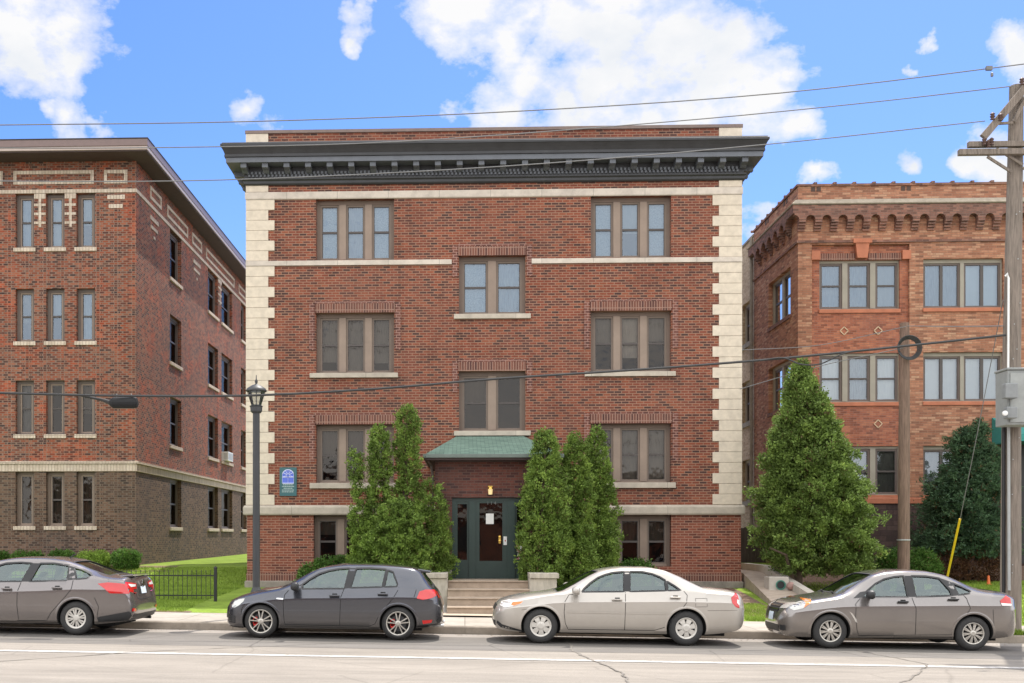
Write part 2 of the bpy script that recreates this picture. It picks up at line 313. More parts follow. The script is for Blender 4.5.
def window(parent, kind, base, u0,u1,z0,z1, n=3, rec=.12, mull=.20, edge=.10, sash=.055, mf=None, ms=None, glass=None,
           blinds=None, slide=False, head=.12, label=None, bottom=.05, meet=.5):
    """one opening: casing + mullions (frame mesh incl. dim room), sashes, panes, blinds"""
    mf=mf or M_frame; ms=ms or M_frame; glass=glass or M_glass
    f=MB()
    wbox(f,kind,base,u0,u0+edge,-rec-.10,-rec,z0,z1,2); wbox(f,kind,base,u1-edge,u1,-rec-.10,-rec,z0,z1,2)
    wbox(f,kind,base,u0+edge,u1-edge,-rec-.10,-rec,z1-head,z1,2); wbox(f,kind,base,u0+edge,u1-edge,-rec-.10,-rec,z0,z0+bottom)
    lw=(u1-u0-2*edge-(n-1)*mull)/n; lights=[]
    for i in range(n):
        a=u0+edge+i*(lw+mull); lights.append((a,a+lw))
        if i<n-1: wbox(f,kind,base,a+lw,a+lw+mull,-rec-.10,-rec+.02,z0+bottom,z1-head)
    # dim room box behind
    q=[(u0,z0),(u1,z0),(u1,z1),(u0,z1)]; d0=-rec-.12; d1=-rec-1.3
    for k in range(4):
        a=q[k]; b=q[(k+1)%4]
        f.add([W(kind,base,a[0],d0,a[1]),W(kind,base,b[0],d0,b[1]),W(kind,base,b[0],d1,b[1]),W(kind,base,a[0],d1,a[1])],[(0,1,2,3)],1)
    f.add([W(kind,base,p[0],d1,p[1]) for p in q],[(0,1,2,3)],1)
    w=f.build('window',[mf,M_room,M_casing_shade if mf is M_frame else mf],parent)
    if label: w['label']=label
    s=MB(); g=MB(); k=sash
    for a,b in lights:
        za=z0+bottom; zb=z1-head; r2=-rec-.03
        if not slide:
            zm=za+(zb-za)*meet
            wbox(s,kind,base,a,a+k,r2-.05,r2,za,zb); wbox(s,kind,base,b-k,b,r2-.05,r2,za,zb)
            wbox(s,kind,base,a+k,b-k,r2-.05,r2,zb-k,zb); wbox(s,kind,base,a+k,b-k,r2-.05,r2,za,za+k)
            wbox(s,kind,base,a+k,b-k,r2-.05,r2+.004,zm-.03,zm+.03,1)
        else:
            um=(a+b)/2
            wbox(s,kind,base,a,a+k,r2-.05,r2,za,zb); wbox(s,kind,base,b-k,b,r2-.05,r2,za,zb)
            wbox(s,kind,base,a+k,b-k,r2-.05,r2,zb-k,zb); wbox(s,kind,base,a+k,b-k,r2-.05,r2,za,za+k)
            wbox(s,kind,base,um-.05,um+.05,r2-.05,r2+.004,za+k,zb-k,1)
        gn=r2-.03
        e_=k-.001; wbox(s,kind,base,a+e_,a+e_+.022,gn+.004,gn+.014,za+k,zb-k,1); wbox(s,kind,base,b-e_-.022,b-e_,gn+.004,gn+.014,za+k,zb-k,1); wbox(s,kind,base,a+e_+.022,b-e_-.022,gn+.004,gn+.014,zb-k-.022,zb-k+.001,1)  # dark strips round the glass, a shadow gap put into the colour
        g.add([W(kind,base,a+k*.8,gn,za+k*.8),W(kind,base,b-k*.8,gn,za+k*.8),W(kind,base,b-k*.8,gn,zb-k*.8),W(kind,base,a+k*.8,gn,zb-k*.8)],[(0,1,2,3)])
    s.build('sash',[ms,M_sash_shadow],w); g.build('pane',glass,w)
    if blinds:
        for i,(a,b) in enumerate(lights):
            bl=blinds[i%len(blinds)]
            if not bl: continue
            mat,lo=bl; H=z1-head-z0-bottom
            bm_=MB(); zlo=z1-head-H*lo
            # gently pleated sheet
            nseg=10; vs=[]; fs=[]
            for j in range(nseg+1):
                u=a+(b-a)*j/nseg; nn=-rec-.16+(.012 if j%2 else 0)
                vs.append(W(kind,base,u,nn,zlo)); vs.append(W(kind,base,u,nn,z1-head))
            for j in range(nseg): fs.append((2*j,2*j+2,2*j+3,2*j+1))
            bm_.add(vs,fs); bm_.build('blind' if mat is not M_lace else 'curtain',mat,w)
    return w
SKY_SAT=1.15; SKY_VAL=.80; SKY_TINT=(.80,.86,1.12); SKY_STR=.12; CLOUD=4.2; BACK_FILL=1.3; SUN=3.0; EXPO=.95
ROADC=(.262,.235,.203); PARKC=(.165,.152,.138)
# ================================================================== MAIN BUILDING
YM=33.8; XL=-6.44; XR=8.03; YMB=45.0
bld=empty('apartment_building',((XL+XR)/2,YM,.4))
bld['label']='red brick apartment block with cream corner quoins and dark bracketed cornice, in the centre'; bld['category']='apartment building'
KI=Matrix.Identity(4)
class Off:   # parts are modelled in world metres, then hung on their thing
    pass
def hang(o, p):
    """re-base a part built in world coordinates on its parent"""
    o.parent=p; o.matrix_parent_inverse=Matrix.Translation(-p.location) if p.type=='EMPTY' else KI
def adopt(p):
    for o in list(bpy.data.objects):
        if o.parent is p and p.type=='EMPTY': o.matrix_parent_inverse=Matrix.Translation(-p.location)
wl0,wl1=SX(316,YM),SX(394,YM); wr0,wr1=SX(590.8,YM),SX(671.2,YM); wm0,wm1=SX(459,YM),SX(525.5,YM)
A=(10.18,11.975); B=(6.84,8.62); Cc=(3.60,5.33); M1=(8.55,10.27); M2=(5.12,6.88); G=(1.16,2.66)
ops=[(wl0,wl1,*A),(wr0,wr1,*A),(wl0,wl1,*B),(wr0,wr1,*B),(wl0,wl1,*Cc),(wr0,wr1,*Cc),(wm0,wm1,*M1),(wm0,wm1,*M2),
     (SX(313.6,YM),wl1,*G),(wr0,wr1,*G)]
mb=MB()
wall(mb,'F',YM,XL,XR,.72,14.0,ops,rev=.26,mi=0,zsplit=2.8)
# sides, back, roof deck
mb.add([(XL,YM,.2),(XL,YMB,.2),(XL,YMB,14.0),(XL,YM,14.0)],[(0,1,2,3)],3)
mb.add([(XR,YM,.2),(XR,YMB,.2),(XR,YMB,14.0),(XR,YM,14.0)],[(0,3,2,1)],3)
mb.add([(XL,YMB,.2),(XR,YMB,.2),(XR,YMB,14.0),(XL,YMB,14.0)],[(0,3,2,1)],0)
mb.add([(XL,YM,13.7),(XR,YM,13.7),(XR,YMB,13.7),(XL,YMB,13.7)],[(0,1,2,3)],2)
mb.build('wall',[M_brick,M_brick_low,M_soffit,M_tan],bld)
s=MB(); s.sweepU([(0.002,.72),(.02,.72),(.02,.95),(.002,.955)],XL,XR,YM,YMB); s.build('soldier_course',M_soldier,bld)
s=MB(); s.sweepU([(0,.1),(.06,.1),(.06,.70),(0,.73)],XL,XR,YM,YMB); s.build('foundation',M_found,bld)
s=MB(); s.sweepU([(0,11.975),(.035,11.975),(.05,12.0),(.05,12.19),(0,12.20)],XL,XR,YM,YMB); s.build('belt_course',M_cream,bld)
s=MB()
zb0,zb1=10.02,10.16
wbox(s,'F',YM,XL-.03,SX(451.7,YM),0,.05,zb0,zb1); wbox(s,'F',YM,SX(531.6,YM),XR+.03,0,.05,zb0,zb1)
s.build('belt_course',M_cream,bld)
s=MB(); s.sweepU([(0,2.66),(.08,2.66),(.10,2.70),(.10,2.88),(.07,2.94),(0,2.95)],XL,XR,YM,YMB); s.build('belt_course',M_lime,bld)
# quoins
M_q=simple('cream_quoin',(.61,.53,.42),.85,var=.13,scale=5,bump=.2)
for sx in (-1,1):
    def blk(z0,z1,wide):
        q=MB(); w=.82 if wide else .635
        if sx<0: q.box(XL-.03,XL+w,YM-.03,YM+.62 if wide else YM+.8,z0+.004,z1-.004)
        else: q.box(XR-w,XR+.03,YM-.03,YM+.62 if wide else YM+.8,z0+.004,z1-.004)
        q.build('quoin',M_q,bld,bevel=.006)
    h=(11.97-10.165)/6
    for i in range(6): blk(11.97-(i+1)*h,11.97-i*h,i%2==0)
    h=(10.015-2.955)/23
    for i in range(23): blk(10.015-(i+1)*h,10.015-i*h,i%2==0)
    blk(12.20,12.40,False); blk(13.53,13.93,False)
# brick surrounds
def surround(u0,u1,zt,drop=.62,w=.16):
    s=MB(); wbox(s,'F',YM,u0-.02,u1+.02,0,.035,zt,zt+.27)
    s.build('lintel',M_soldier,bld)
    s=MB()
    for a in (u0-w-.04,u1+.04): 
        wbox(s,'F',YM,a,a+w,0,.03,zt-drop,zt+.30)
    wbox(s,'F',YM,u0-.03,u1+.03,0,.03,zt+.272,zt+.34)
    s.build('brick_surround',M_brickdk,bld)
M_brickdk=brickmat('brown_edge_brick',[(0,(.08,.035,.03)),(.5,(.16,.06,.045)),(1,(.22,.09,.06))],(.34,.2,.16),bw=.16,rh=.0757,stain=.2)
for (u0,u1,z) in ((wl0,wl1,B[1]),(wr0,wr1,B[1]),(wl0,wl1,Cc[1]),(wr0,wr1,Cc[1]),(wm0,wm1,M1[1]),(wm0,wm1,M2[1])): surround(u0,u1,z,drop=1.1 if (u0!=wm0) else .62)
def sill(u0,u1,z,h=.14,name='sill',mat=None,base=YM,kind='F',par=None,p=.09):
    s=MB(); wbox(s,kind,base,u0,u1,-.12,p,z-h,z); return s.build(name,mat or M_lime,par or bld,bevel=.01)
for (a,b) in ((wl0,wl1),(wr0,wr1)):
    sill(a-.18,b+.12,B[0]); sill(a-.18,b+.12,Cc[0],.16)
sill(wm0-.15,wm1+.15,M1[0]); sill(wm0-.15,wm1+.15,M2[0])
P=M_blind; P2=M_blind2; Lc=M_lace
kw=dict(mf=M_frame,ms=M_sashm,rec=.2)
window(bld,'F',YM,wl0,wl1,*A,blinds=[(Lc,.98),(M_blindg,.98),(Lc,.98)],**kw)
window(bld,'F',YM,wr0,wr1,*A,blinds=[(Lc,.98),(P,.55),(Lc,.98)],**kw)
window(bld,'F',YM,wm0,wm1,*M1,n=2,mull=.24,blinds=[(Lc,.98),(M_blindg,.98)],**kw)
window(bld,'F',YM,wl0,wl1,*B,blinds=[(P,.8),(P,1.0),(P,.82)],glass=M_glass_dk,**kw)
window(bld,'F',YM,wr0,wr1,*B,blinds=[(P,.5),(M_blindw,.75),(P,.45)],glass=M_glass_dk,**kw)
window(bld,'F',YM,wm0,wm1,*M2,n=2,mull=.24,blinds=[(P2,.5),None],glass=M_glass_dk,**kw)
window(bld,'F',YM,wl0,wl1,*Cc,blinds=[(P2,.55),(P2,.55),None],glass=M_glass_dk,**kw)
window(bld,'F',YM,wr0,wr1,*Cc,blinds=[(P2,.6),(P,.97),(P,.97)],glass=M_glass_dk,**kw)
window(bld,'F',YM,SX(313.6,YM),wl1,*G,blinds=[(P2,.35),None,None],glass=M_glass_dk,**kw)
window(bld,'F',YM,wr0,wr1,*G,blinds=[(P2,.5),(P2,.5),(P2,.5)],glass=M_glass_dk,**kw)
# cornice
cor=MB()
cor.sweepU([(0,12.39),(.06,12.39),(.09,12.43),(.09,12.50),(.13,12.54),(.13,12.58),(.07,12.60),(.07,12.93),(.50,12.935),(.50,12.955),(.0,12.96)],XL,XR,YM,YMB,0)
cor.sweepU([(.0,12.925),(.52,12.925),(.52,13.07),(.0,13.075)],XL,XR,YM,YMB,1)
cor.sweepU([(.0,13.078),(.56,13.078),(.56,13.13),(.55,13.16),(.59,13.26),(.64,13.36),(.66,13.37),(.66,13.43),(.60,13.46)],XL,XR,YM,YMB,0)
cor.sweepU([(.0,13.44),(.62,13.455),(.62,13.475),(0,13.52)],XL,XR,YM,YMB,1)
corn=cor.build('cornice',[M_cornice,M_cornice2],bld)
nb=24
for i in range(nb):
    u=XL-.02+ (XR-XL+.04)*i/(nb-1)
    b_=MB(); y0=YM-.07
    # scrolled bracket: block with a curved tail
    w=.085; prof=[(0,12.925),(.38,12.925),(.38,12.80),(.35,12.785),(.20,12.76),(.10,12.71),(.05,12.70),(0,12.70)]
    vs=[(u+sx*w,y0-o,z) for sx in (-1,1) for o,z in prof]; n=len(prof)
    b_.add(vs,[tuple(range(n))[::-1],tuple(range(n,2*n))]+[(k,(k+1)%n,n+(k+1)%n,n+k) for k in range(n)])
    b_.build('bracket',M_cornice2,corn)
for sx,xx in ((-1,XL),(1,XR)):
    for j in range(4):
        b_=MB(); yy=YM+.45+j*.63; b_.box(xx+sx*.07,xx+sx*.45,yy-.085,yy+.085,12.78,12.925); b_.build('bracket',M_cornice2,corn)
d=MB(); nd=int((XR-XL)/.115)
for i in range(nd):
    u=XL+.03+i*.115
    d.box(u,u+.06,YM-.14,YM-.07,12.69,12.765); d.box(u+.03,u+.085,YM-.115,YM-.07,12.62,12.69)
d.build('dentils',M_cornice2,corn)
s=MB(); s.sweepU([(-.02,13.93),(.05,13.93),(.05,14.02),(-.3,14.04)],XL,XR,YM,YMB); s.build('coping',M_coping,bld)

# ---- entrance porch
YP=30.2; px0,px1=SX(435,YP),SX(551,YP); dx0,dx1=SX(452,YP),SX(529,YP); zl=.92; zd=SZ(497.5,YP,.7); zpt=4.12
pm=MB()
wall(pm,'F',YP,px0,px1,.3,zpt,[(dx0,dx1,zl,zd)],rev=.16)
pm.add([(px0,YP,.3),(px0,YM,.3),(px0,YM,zpt),(px0,YP,zpt)],[(0,1,2,3)]); pm.add([(px1,YP,.3),(px1,YM,.3),(px1,YM,zpt),(px1,YP,zpt)],[(0,3,2,1)])
porch=pm.build('porch',[M_porchbrick],bld)
pc=(px0+px1)/2
r=MB(); o=.24; e0,e1=px0-o,px1+o; yf=YP-.45; ze=4.16; zr_=4.97; t0,t1=pc-.98,pc+.98
r.add([(e0,yf,ze),(e1,yf,ze),(t1,YM,zr_),(t0,YM,zr_),(e0,YM,ze),(e1,YM,ze),(e0,yf,ze-.04),(e1,yf,ze-.04),(e0,YM,ze-.04),(e1,YM,ze-.04)],
  [(0,1,2,3),(0,3,4),(1,5,2),(6,7,1,0),(8,6,0,4),(7,9,5,1),(6,8,9,7)])
rf=r.build('roof',M_shingle,porch)
s=MB(); s.box(e0,e1,yf-.07,yf-.003,ze-.10,ze-.005); s.box(e0-.06,e0-.003,yf-.07,YM,ze-.10,ze-.005); s.box(e1+.003,e1+.06,yf-.07,YM,ze-.10,ze-.005); s.build('gutter',simple('grey_green_gutter',(.12,.15,.13),.5),porch,bevel=.01)
s=MB(); s.box(px0-.02,px1+.02,YP-.12,YP-.003,zpt-.14,zpt-.045); s.box(e0,e1,yf,YM-.01,ze-.15,ze-.101); s.build('soffit',M_soffit,porch)
s=MB(); s.tube([(px0-.22,YP-.1,ze-.1),(px0-.10,YP+.1,3.9),(px0-.06,YP+.12,3.6),(px0-.06,YP+.12,1.0)],.035,8); s.build('downspout',M_frame_dk,porch)
for (a,b) in ((px0-.02,dx0-.003),(dx1+.003,px1+.02)):
    s=MB(); s.box(a,b,YP-.05,YP-.003,.3,1.42); s.build('plinth',M_conc,porch,bevel=.015)
# landing and steps
s=MB(); sx0,sx1=SX(447.5,28),SX(530,28)
rz=[(26.9,.2,.38),(27.45,.38,.56),(28.1,.56,.74),(28.8,.74,.92)]
for i,(y,a,b) in enumerate(rz):
    yn=rz[i+1][0]+.02 if i<3 else YP+.2
    s.box(sx0,sx1,y,yn,a-.2,b-.035); s.box(sx0,sx1,y-.03,yn,b-.034,b)
steps=s.build('steps',M_steps,bld,bevel=.012)
for a,b in ((SX(428,28.3),sx0-.003),(sx1+.003,SX(556.5,28.3))):
    s=MB(); s.box(a,b,28.2,YP-.06,.1,1.0); s.box(a-.05 if a<0 else a,b+(.0 if a<0 else .05),28.14,YP-.055,1.003,1.13); s.build('cheek_wall',simple('stained_concrete',(.40,.36,.30),.9,var=.3,scale=3,stretch=(3,3,.7)),bld,bevel=.015)
# door set
yD=YP+.10
fr=MB(); H=zd
def dbx(m,a,b,z0,z1,y0=0,y1=.08,mi=0): m.box(SX(a,YP),SX(b,YP),yD+y0,yD+y1,z0,z1,mi)
dbx(fr,452,455.5,zl,H); dbx(fr,525.5,529,zl,H); fr.box(SX(455.5,YP),SX(525.5,YP),yD,yD+.08,H-.10,H-.002)
dbx(fr,469,475.5,zl,H-.1,-.04,.1); dbx(fr,508,515,zl,H-.1,-.04,.1)
fr.box(dx0,dx1,yD-.02,yD+.1,zl,zl+.03)
door=fr.build('door_frame',M_green,porch)
for a,b in ((455.5,469),(515,525.5)):
    sl=MB(); zmid=SZ(560,YP); zt=H-.1
    sl.box(SX(a,YP),SX(b,YP),yD+.02,yD+.06,zl+.03,zmid); dbx(sl,a,a+2,zmid,zt,.02,.06); dbx(sl,b-2,b,zmid,zt,.02,.06); dbx(sl,a+2,b-2,zt-.07,zt,.02,.06)
    sl.build('sidelight',M_green,door)
    gp=MB(); gp.box(SX(a+2,YP),SX(b-2,YP),yD+.035,yD+.045,zmid,zt-.07); gp.build('glass',glassmat('door_glass',.04,(.45,.43,.42),wav=.003,gc=(.9,.9,.85)),door)
dl=MB(); zb=SZ(561,YP); ztp=SZ(503,YP); a,b=475.5,508
dl.box(SX(a,YP),SX(b,YP),yD+.01,yD+.06,zl+.03,zb); dbx(dl,a,a+4,zb,H-.1,.01,.06); dbx(dl,b-5.5,b,zb,H-.1,.01,.06); dbx(dl,a+4,b-5.5,ztp,H-.1,.01,.06)
dl.build('door',M_green,porch)
gp=MB(); gp.box(SX(a+4,YP),SX(b-5.5,YP),yD+.03,yD+.04,zb,ztp); gp.build('door_glass',glassmat('door_pane_glass',.04,(.4,.38,.37),wav=.003,gc=(.9,.9,.85)),porch)
# hall behind
hb=MB(); hb.box(dx0,dx1,yD+.12,yD+1.6,zl,zd)
ho=hb.build('hall',M_room,porch)
bm=bmesh.new(); bm.from_mesh(ho.data); 
for f in list(bm.faces):
    if abs(f.calc_center_median().y-(yD+.12))<.01: bm.faces.remove(f)
bm.to_mesh(ho.data); bm.free()
s=MB(); dbx(s,486,493.8,SZ(524,YP),SZ(513.5,YP),-.002,.009); s.build('notice',M_white,porch)
M_brass=simple('brass',(.65,.42,.10),.25,metal=.9,var=.05)
s=MB(); xh=SX(499.8,YP); s.box(xh-.03,xh+.03,yD-.01,yD+.009,SZ(543.5,YP),SZ(535.5,YP)); s.lathe([(0,-.06),(.035,-.055),(.03,-.02),(.0,-.01)],(xh,yD,SZ(541,YP)),'y',12); s.lathe([(0,-.03),(.03,-.025),(.03,-.01)],(xh,yD,SZ(537,YP)),'y',12); s.build('handle',M_brass,porch)
s=MB(); xk=SX(505.3,YP); s.box(xk-.045,xk+.045,yD-.03,yD+.009,SZ(545,YP),SZ(536.5,YP)); s.box(xk-.015,xk+.015,yD-.034,yD-.028,SZ(541.5,YP),SZ(540,YP),1); s.build('keypad',[M_white,simple('red_mark',(.4,.03,.02))],porch)
# flyer behind the right sidelight
s=MB(); 
random.seed(3)
for i in range(46):
    cx=SX(random.uniform(516.6,522.5),YP); cz=SZ(random.uniform(546,559.5),YP); w=random.uniform(.008,.03); h=random.uniform(.008,.035)
    s.box(cx-w,cx+w,yD+.029-.0003*i,yD+.033-.0003*i,cz-h,cz+h,random.choice([0,0,1,2]))
s.build('sticker',[M_white,M_black,simple('pink_paper',(.45,.2,.2))],porch)
# house number painted dots above the door
fc=bpy.data.curves.new('house_number','FONT'); fc.body='1 1 4'; fc.size=.12; fc.extrude=.004; fc.align_x='CENTER'
M_num=simple('grey_digits',(.16,.17,.16),.5)
fo=bpy.data.objects.new('house_number',fc); fo.location=(SX(491.5,YP),yD-.002,SZ(504.2,YP)+.005); fo.rotation_euler=(R(90),0,0); fc.materials.append(M_num)
col.objects.link(fo); dg=bpy.context.evaluated_depsgraph_get()
me=bpy.data.meshes.new_from_object(fo.evaluated_get(dg)); mw=fo.matrix_world.copy()
bpy.data.objects.remove(fo); me.transform(Matrix.Translation((SX(491.5,YP),yD-.002,SZ(504.5,YP)))@Matrix.Rotation(R(90),4,'X'))
fo=bpy.data.objects.new('house_number',me); col.objects.link(fo); fo.parent=porch
# wall lantern over the door
s=MB(); xl_=SX(490.3,YP); zz=SZ(490.5,YP)
s.box(xl_-.06,xl_+.06,YP-.05,YP-.002,zz-.02,zz+.12,0); s.lathe([(0,-.11),(.05,-.11),(.065,.03),(.0,.04)],(xl_,YP-.12,zz),'z',12,1); s.lathe([(.08,.03),(.05,.09),(0,.10)],(xl_,YP-.12,zz),'z',12,0)
m_,nt,b=newmat('lit_lamp_glass'); b.inputs['Base Color'].default_value=(.8,.6,.3,1); b.inputs['Emission Color'].default_value=(1,.75,.35,1); b.inputs['Emission Strength'].default_value=.2
s.build('porch_lamp',[M_brass,m_],porch)
# plaque
pq=MB(); a,b=SX(279.8,YM),SX(296.8,YM); z1,z0=SZ(467.5,YM,-5),SZ(496,YM,-5)
pq.box(a,b,YM-.045,YM-.004,z0,z1)
plaque=pq.build('plaque',simple('teal_sign_enamel',(.035,.12,.13),.4),bld)
cx=(a+b)/2; zc=SZ(475.5,YM,-5); rr=.17; zbt=SZ(483.3,YM,-5)
n=18; arc=[(cx+rr*math.cos(math.pi*k/n),zc+rr*math.sin(math.pi*k/n)) for k in range(n+1)]+[(cx-rr,zbt),(cx+rr,zbt)]
s=MB(); s.add([(x,YM-.049,z) for x,z in arc],[tuple(range(len(arc)))]); fixn(s.build('plaque_window',simple('sign_blue',(.10,.16,.62),.4),plaque))
s=MB(); y=YM-.055
def ln(p,q,w=.022): s.beam((p[0],y,p[1]),(q[0],y,q[1]),.006,w)
for k in range(len(arc)): ln(arc[k],arc[(k+1)%len(arc)],.024)
ln((cx,zbt),(cx,zc-.05)); ln((cx,zc+.05),(cx,zc+rr)); ln((cx-rr,zc-.05),(cx+rr,zc-.05),.016)
for t in (30,150): ln((cx+.05*math.cos(R(t)),zc+.05*math.sin(R(t))),(cx+rr*math.cos(R(t)),zc+rr*math.sin(R(t))),.016)
for t in (62,118,-15,195): ln((cx+.05*math.cos(R(t)),zc+.05*math.sin(R(t))),(cx+rr*math.cos(R(t))*.95,zc+rr*math.sin(R(t))*.95),.014)
for k in range(12): ln((cx+.05*math.cos(k*.5236),zc+.05*math.sin(k*.5236)),(cx+.05*math.cos((k+1)*.5236),zc+.05*math.sin((k+1)*.5236)),.016)
s.build('plaque_tracery',simple('sign_pale_blue',(.62,.66,.9),.5),plaque)
s=MB(); random.seed(5)
for row,wd in enumerate((.30,.36,.26,.36,.36)):
    z=zbt-.045-row*.052; x=cx-wd/2
    while x<cx+wd/2-.02:
        w=random.uniform(.02,.05); s.box(x,min(x+w,cx+wd/2),YM-.05,YM-.0452,z-.012,z+.012); x+=w+.012
s.build('plaque_lettering',simple('sign_lettering',(.40,.5,.48),.5),plaque)
# small bolts and cable clips on left quoins
s=MB()
for y in (430,455,478,446): s.lathe([(0,-.05),(.03,-.045),(.03,0)],(XL+.25-.02*(y%3),YM-.03,SZ(y,YM,-6)),'y',8)
s.build('wall_anchor',M_black,bld)
adopt(bld)

# ================================================================== LEFT BUILDING
YL=38.0; XC=SX(136,YL); XLL=-30.0; YLB=66.0
lb=empty('apartment_building',(-20,YL,1.1)); tag(lb,'mottled dark red brick apartment block with wide brown eaves and cream brick trim, at left','apartment building')
rows=[(11.69,13.50),(8.55,10.32),(5.44,7.25),(2.37,4.19)]
fx=[SX(15.5,YL),SX(46,YL),SX(76.5,YL)]; fw=SX(34,YL)-SX(15.5,YL)
pitch=fx[1]-fx[0]
fronts=[(x,x+fw) for x in fx]+[(x-6.2,x-6.2+fw) for x in fx]+[(x-11.5,x-11.5+fw) for x in fx]
fops=[(a,b,z0,z1) for a,b in fronts for z0,z1 in rows]
sidex=[(170,181.3),(208,218),(221.5,232.3),(241,246.5)]
sides=[(SY(a,XC),SY(b,XC)) for a,b in sidex]
sides.append((sides[-1][1]+3,sides[-1][1]+4.2))
sops=[(a,b,z0,z1) for a,b in sides for z0,z1 in rows]
mb=MB()
wall(mb,'F',YL,XLL,XC,.6,14.8,fops,rev=.25,mi=0,zsplit=4.3)
wall(mb,'R',XC,YL,YLB,.6,14.8,sops,rev=.22,mi=0,zsplit=4.3)
mb.add([(XLL,YL,.6),(XLL,YLB,.6),(XLL,YLB,14.8),(XLL,YL,14.8)],[(0,1,2,3)]); mb.add([(XLL,YLB,.6),(XC,YLB,.6),(XC,YLB,14.8),(XLL,YLB,14.8)],[(0,3,2,1)])
mb.build('wall',[M_lbrick,M_lbrick_low],lb)
def sweepLR(prof,mat,name,par,y0=YL,x1=XC,mi=0):
    s=MB(); s.sweepU(prof,XLL,x1,y0,YLB,side=(0,1)); return s.build(name,mat,par)
sweepLR([(0,13.50),(.03,13.51),(.03,13.63),(0,13.64)],M_creambrick,'belt_course',lb)
sweepLR([(0,4.19),(.04,4.20),(.04,4.44),(0.0,4.45)],M_creambrick,'belt_course',lb)
sweepLR([(0,4.45),(.09,4.455),(.09,4.53),(.0,4.55)],M_creambrick,'belt_course',lb)
# eaves: deeper at the front than at the side
def roofbox(name,mat,ox,oy,z0,z1):
    s=MB(); s.box(XLL-ox,XC+ox,YL-oy,YLB+ox,z0,z1); return s.build(name,mat,lb,bevel=.01)
roofbox('soffit',M_soffit,.62,.96,14.56,14.60)
roofbox('fascia',M_fascia2,.655,1.0,14.601,14.72)
roofbox('roof',M_fascia,.67,1.02,14.722,14.95)
roofbox('roof_edge',M_cornice,.69,1.04,14.951,14.985)
# cream brick panels
def panel_ring(kind,base,u0,u1,z0,z1,t=.11,par=None):
    s=MB()
    wbox(s,kind,base,u0,u1,0,.025,z0,z0+t); wbox(s,kind,base,u0,u1,0,.025,z1-t,z1); wbox(s,kind,base,u0,u0+t,0,.025,z0+t,z1-t); wbox(s,kind,base,u1-t,u1,0,.025,z0+t,z1-t)
    s.build('brick_panel',M_creambrick,par)
z1p,z0p=SZ(169.8,YL,XC),SZ(183.3,YL,XC)
for sh in (0,-6.2,-11.5): panel_ring('F',YL,SX(13.5,YL)+sh,SX(94,YL)+sh,z0p,z1p,par=lb)
panel_ring('F',YL,SX(104,YL),SX(127.5,YL),z0p,z1p,par=lb); panel_ring('F',YL,SX(-22,YL),SX(2.8,YL),z0p,z1p,par=lb)
sp=[(150,161),(167,187.5),(192,201.5),(206,234),(238.5,246)]
for a,b in sp: panel_ring('R',XC,SY(a,XC),SY(b,XC),z0p,z1p,par=lb)
s=MB()
wbox(s,'F',YL,SX(107.5,YL),SX(125,YL),0,.025,SZ(199,YL,XC),SZ(194.8,YL,XC)); s.build('brick_inlay',M_creambrick,lb); s=MB(); wbox(s,'F',YL,SX(109,YL),SX(123,YL),0,.025,SZ(208,YL,XC),SZ(204,YL,XC)); s.build('brick_inlay',M_creambrick,lb)
for a,b in ((150,158),(193,200)):
    u0,u1=SY(a,XC),SY(b,XC)
    for p_,q_,za_,zb2 in ((u0,u1,13.1,13.24),(u0+.1,u1-.1,12.8,12.92),((u0+u1)/2-.1,(u0+u1)/2+.1,12.5,12.6)):
        s=MB(); wbox(s,'R',XC,p_,q_,0,.025,za_,zb2); s.build('brick_inlay',M_creambrick,lb)
def ladder(kind,base,u0,u1):
    s=MB(); c=(u0+u1)/2
    wbox(s,kind,base,u0,u1,0,.02,13.33,13.498)
    for z in (13.08,12.78,12.48): wbox(s,kind,base,u0,u1,0,.02,z,z+.08)
    wbox(s,kind,base,c-.045,c+.045,.0,.026,12.38,13.33); s.build('brick_inlay',M_creambrick,lb)
for sh in (0,-6.2,-11.5):
    ladder('F',YL,fx[0]+fw+.01+sh,fx[1]-.01+sh); ladder('F',YL,fx[1]+fw+.01+sh,fx[2]-.01+sh)
ladder('R',XC,sides[1][1]+.02,sides[2][0]-.02)
for i,(a,b) in enumerate(fronts):
    for j,(z0,z1) in enumerate(rows):
        bl=[None,[(M_blindg,.98)],[(P,.45)],[(P2,.6)]][(i*3+j*2+1)%4] if j else [[(M_blindg,.98)],[(P,.98)],[(P,.55)]][i%3]
        if j==3: bl=[(P2,.99)]
        window(lb,'F',YL,a,b,z0,z1,n=1,rec=.15,edge=.10,sash=.05,head=.1,blinds=bl,glass=M_glass if j<2 else M_glass_dk,mf=M_frame_dk if j<3 else M_frame,ms=M_frame)
        sill(a-.06,b+.06,z0,.13,mat=M_creambrick,base=YL,par=lb,p=.05)
for i,(a,b) in enumerate(sides):
    for j,(z0,z1) in enumerate(rows):
        window(lb,'R',XC,a,b,z0,z1,n=1,rec=.14,edge=.12,sash=.06,head=.1,blinds=[(P2,.5)] if (i+j)%2 else None,glass=M_glass_sd,mf=M_frame_dk,ms=M_frame_dk)
        sill(a-.05,b+.05,z0,.13,mat=M_creambrick,base=XC,kind='R',par=lb,p=.06)
adopt(lb)
ac=MB(); ya,yb=sides[2][0]+.3,sides[2][1]-1.0; za=rows[2][0]+.03
ac.box(XC-.15,XC+.24,ya,yb,za,za+.40)
for k in range(7): ac.box(XC+.242,XC+.246,ya+.06,yb-.06,za+.06+k*.045,za+.08+k*.045,1)
for k in range(6): ac.box(XC+.04,XC+.2,ya-.006,ya-.002,za+.06+k*.05,za+.08+k*.05,1)
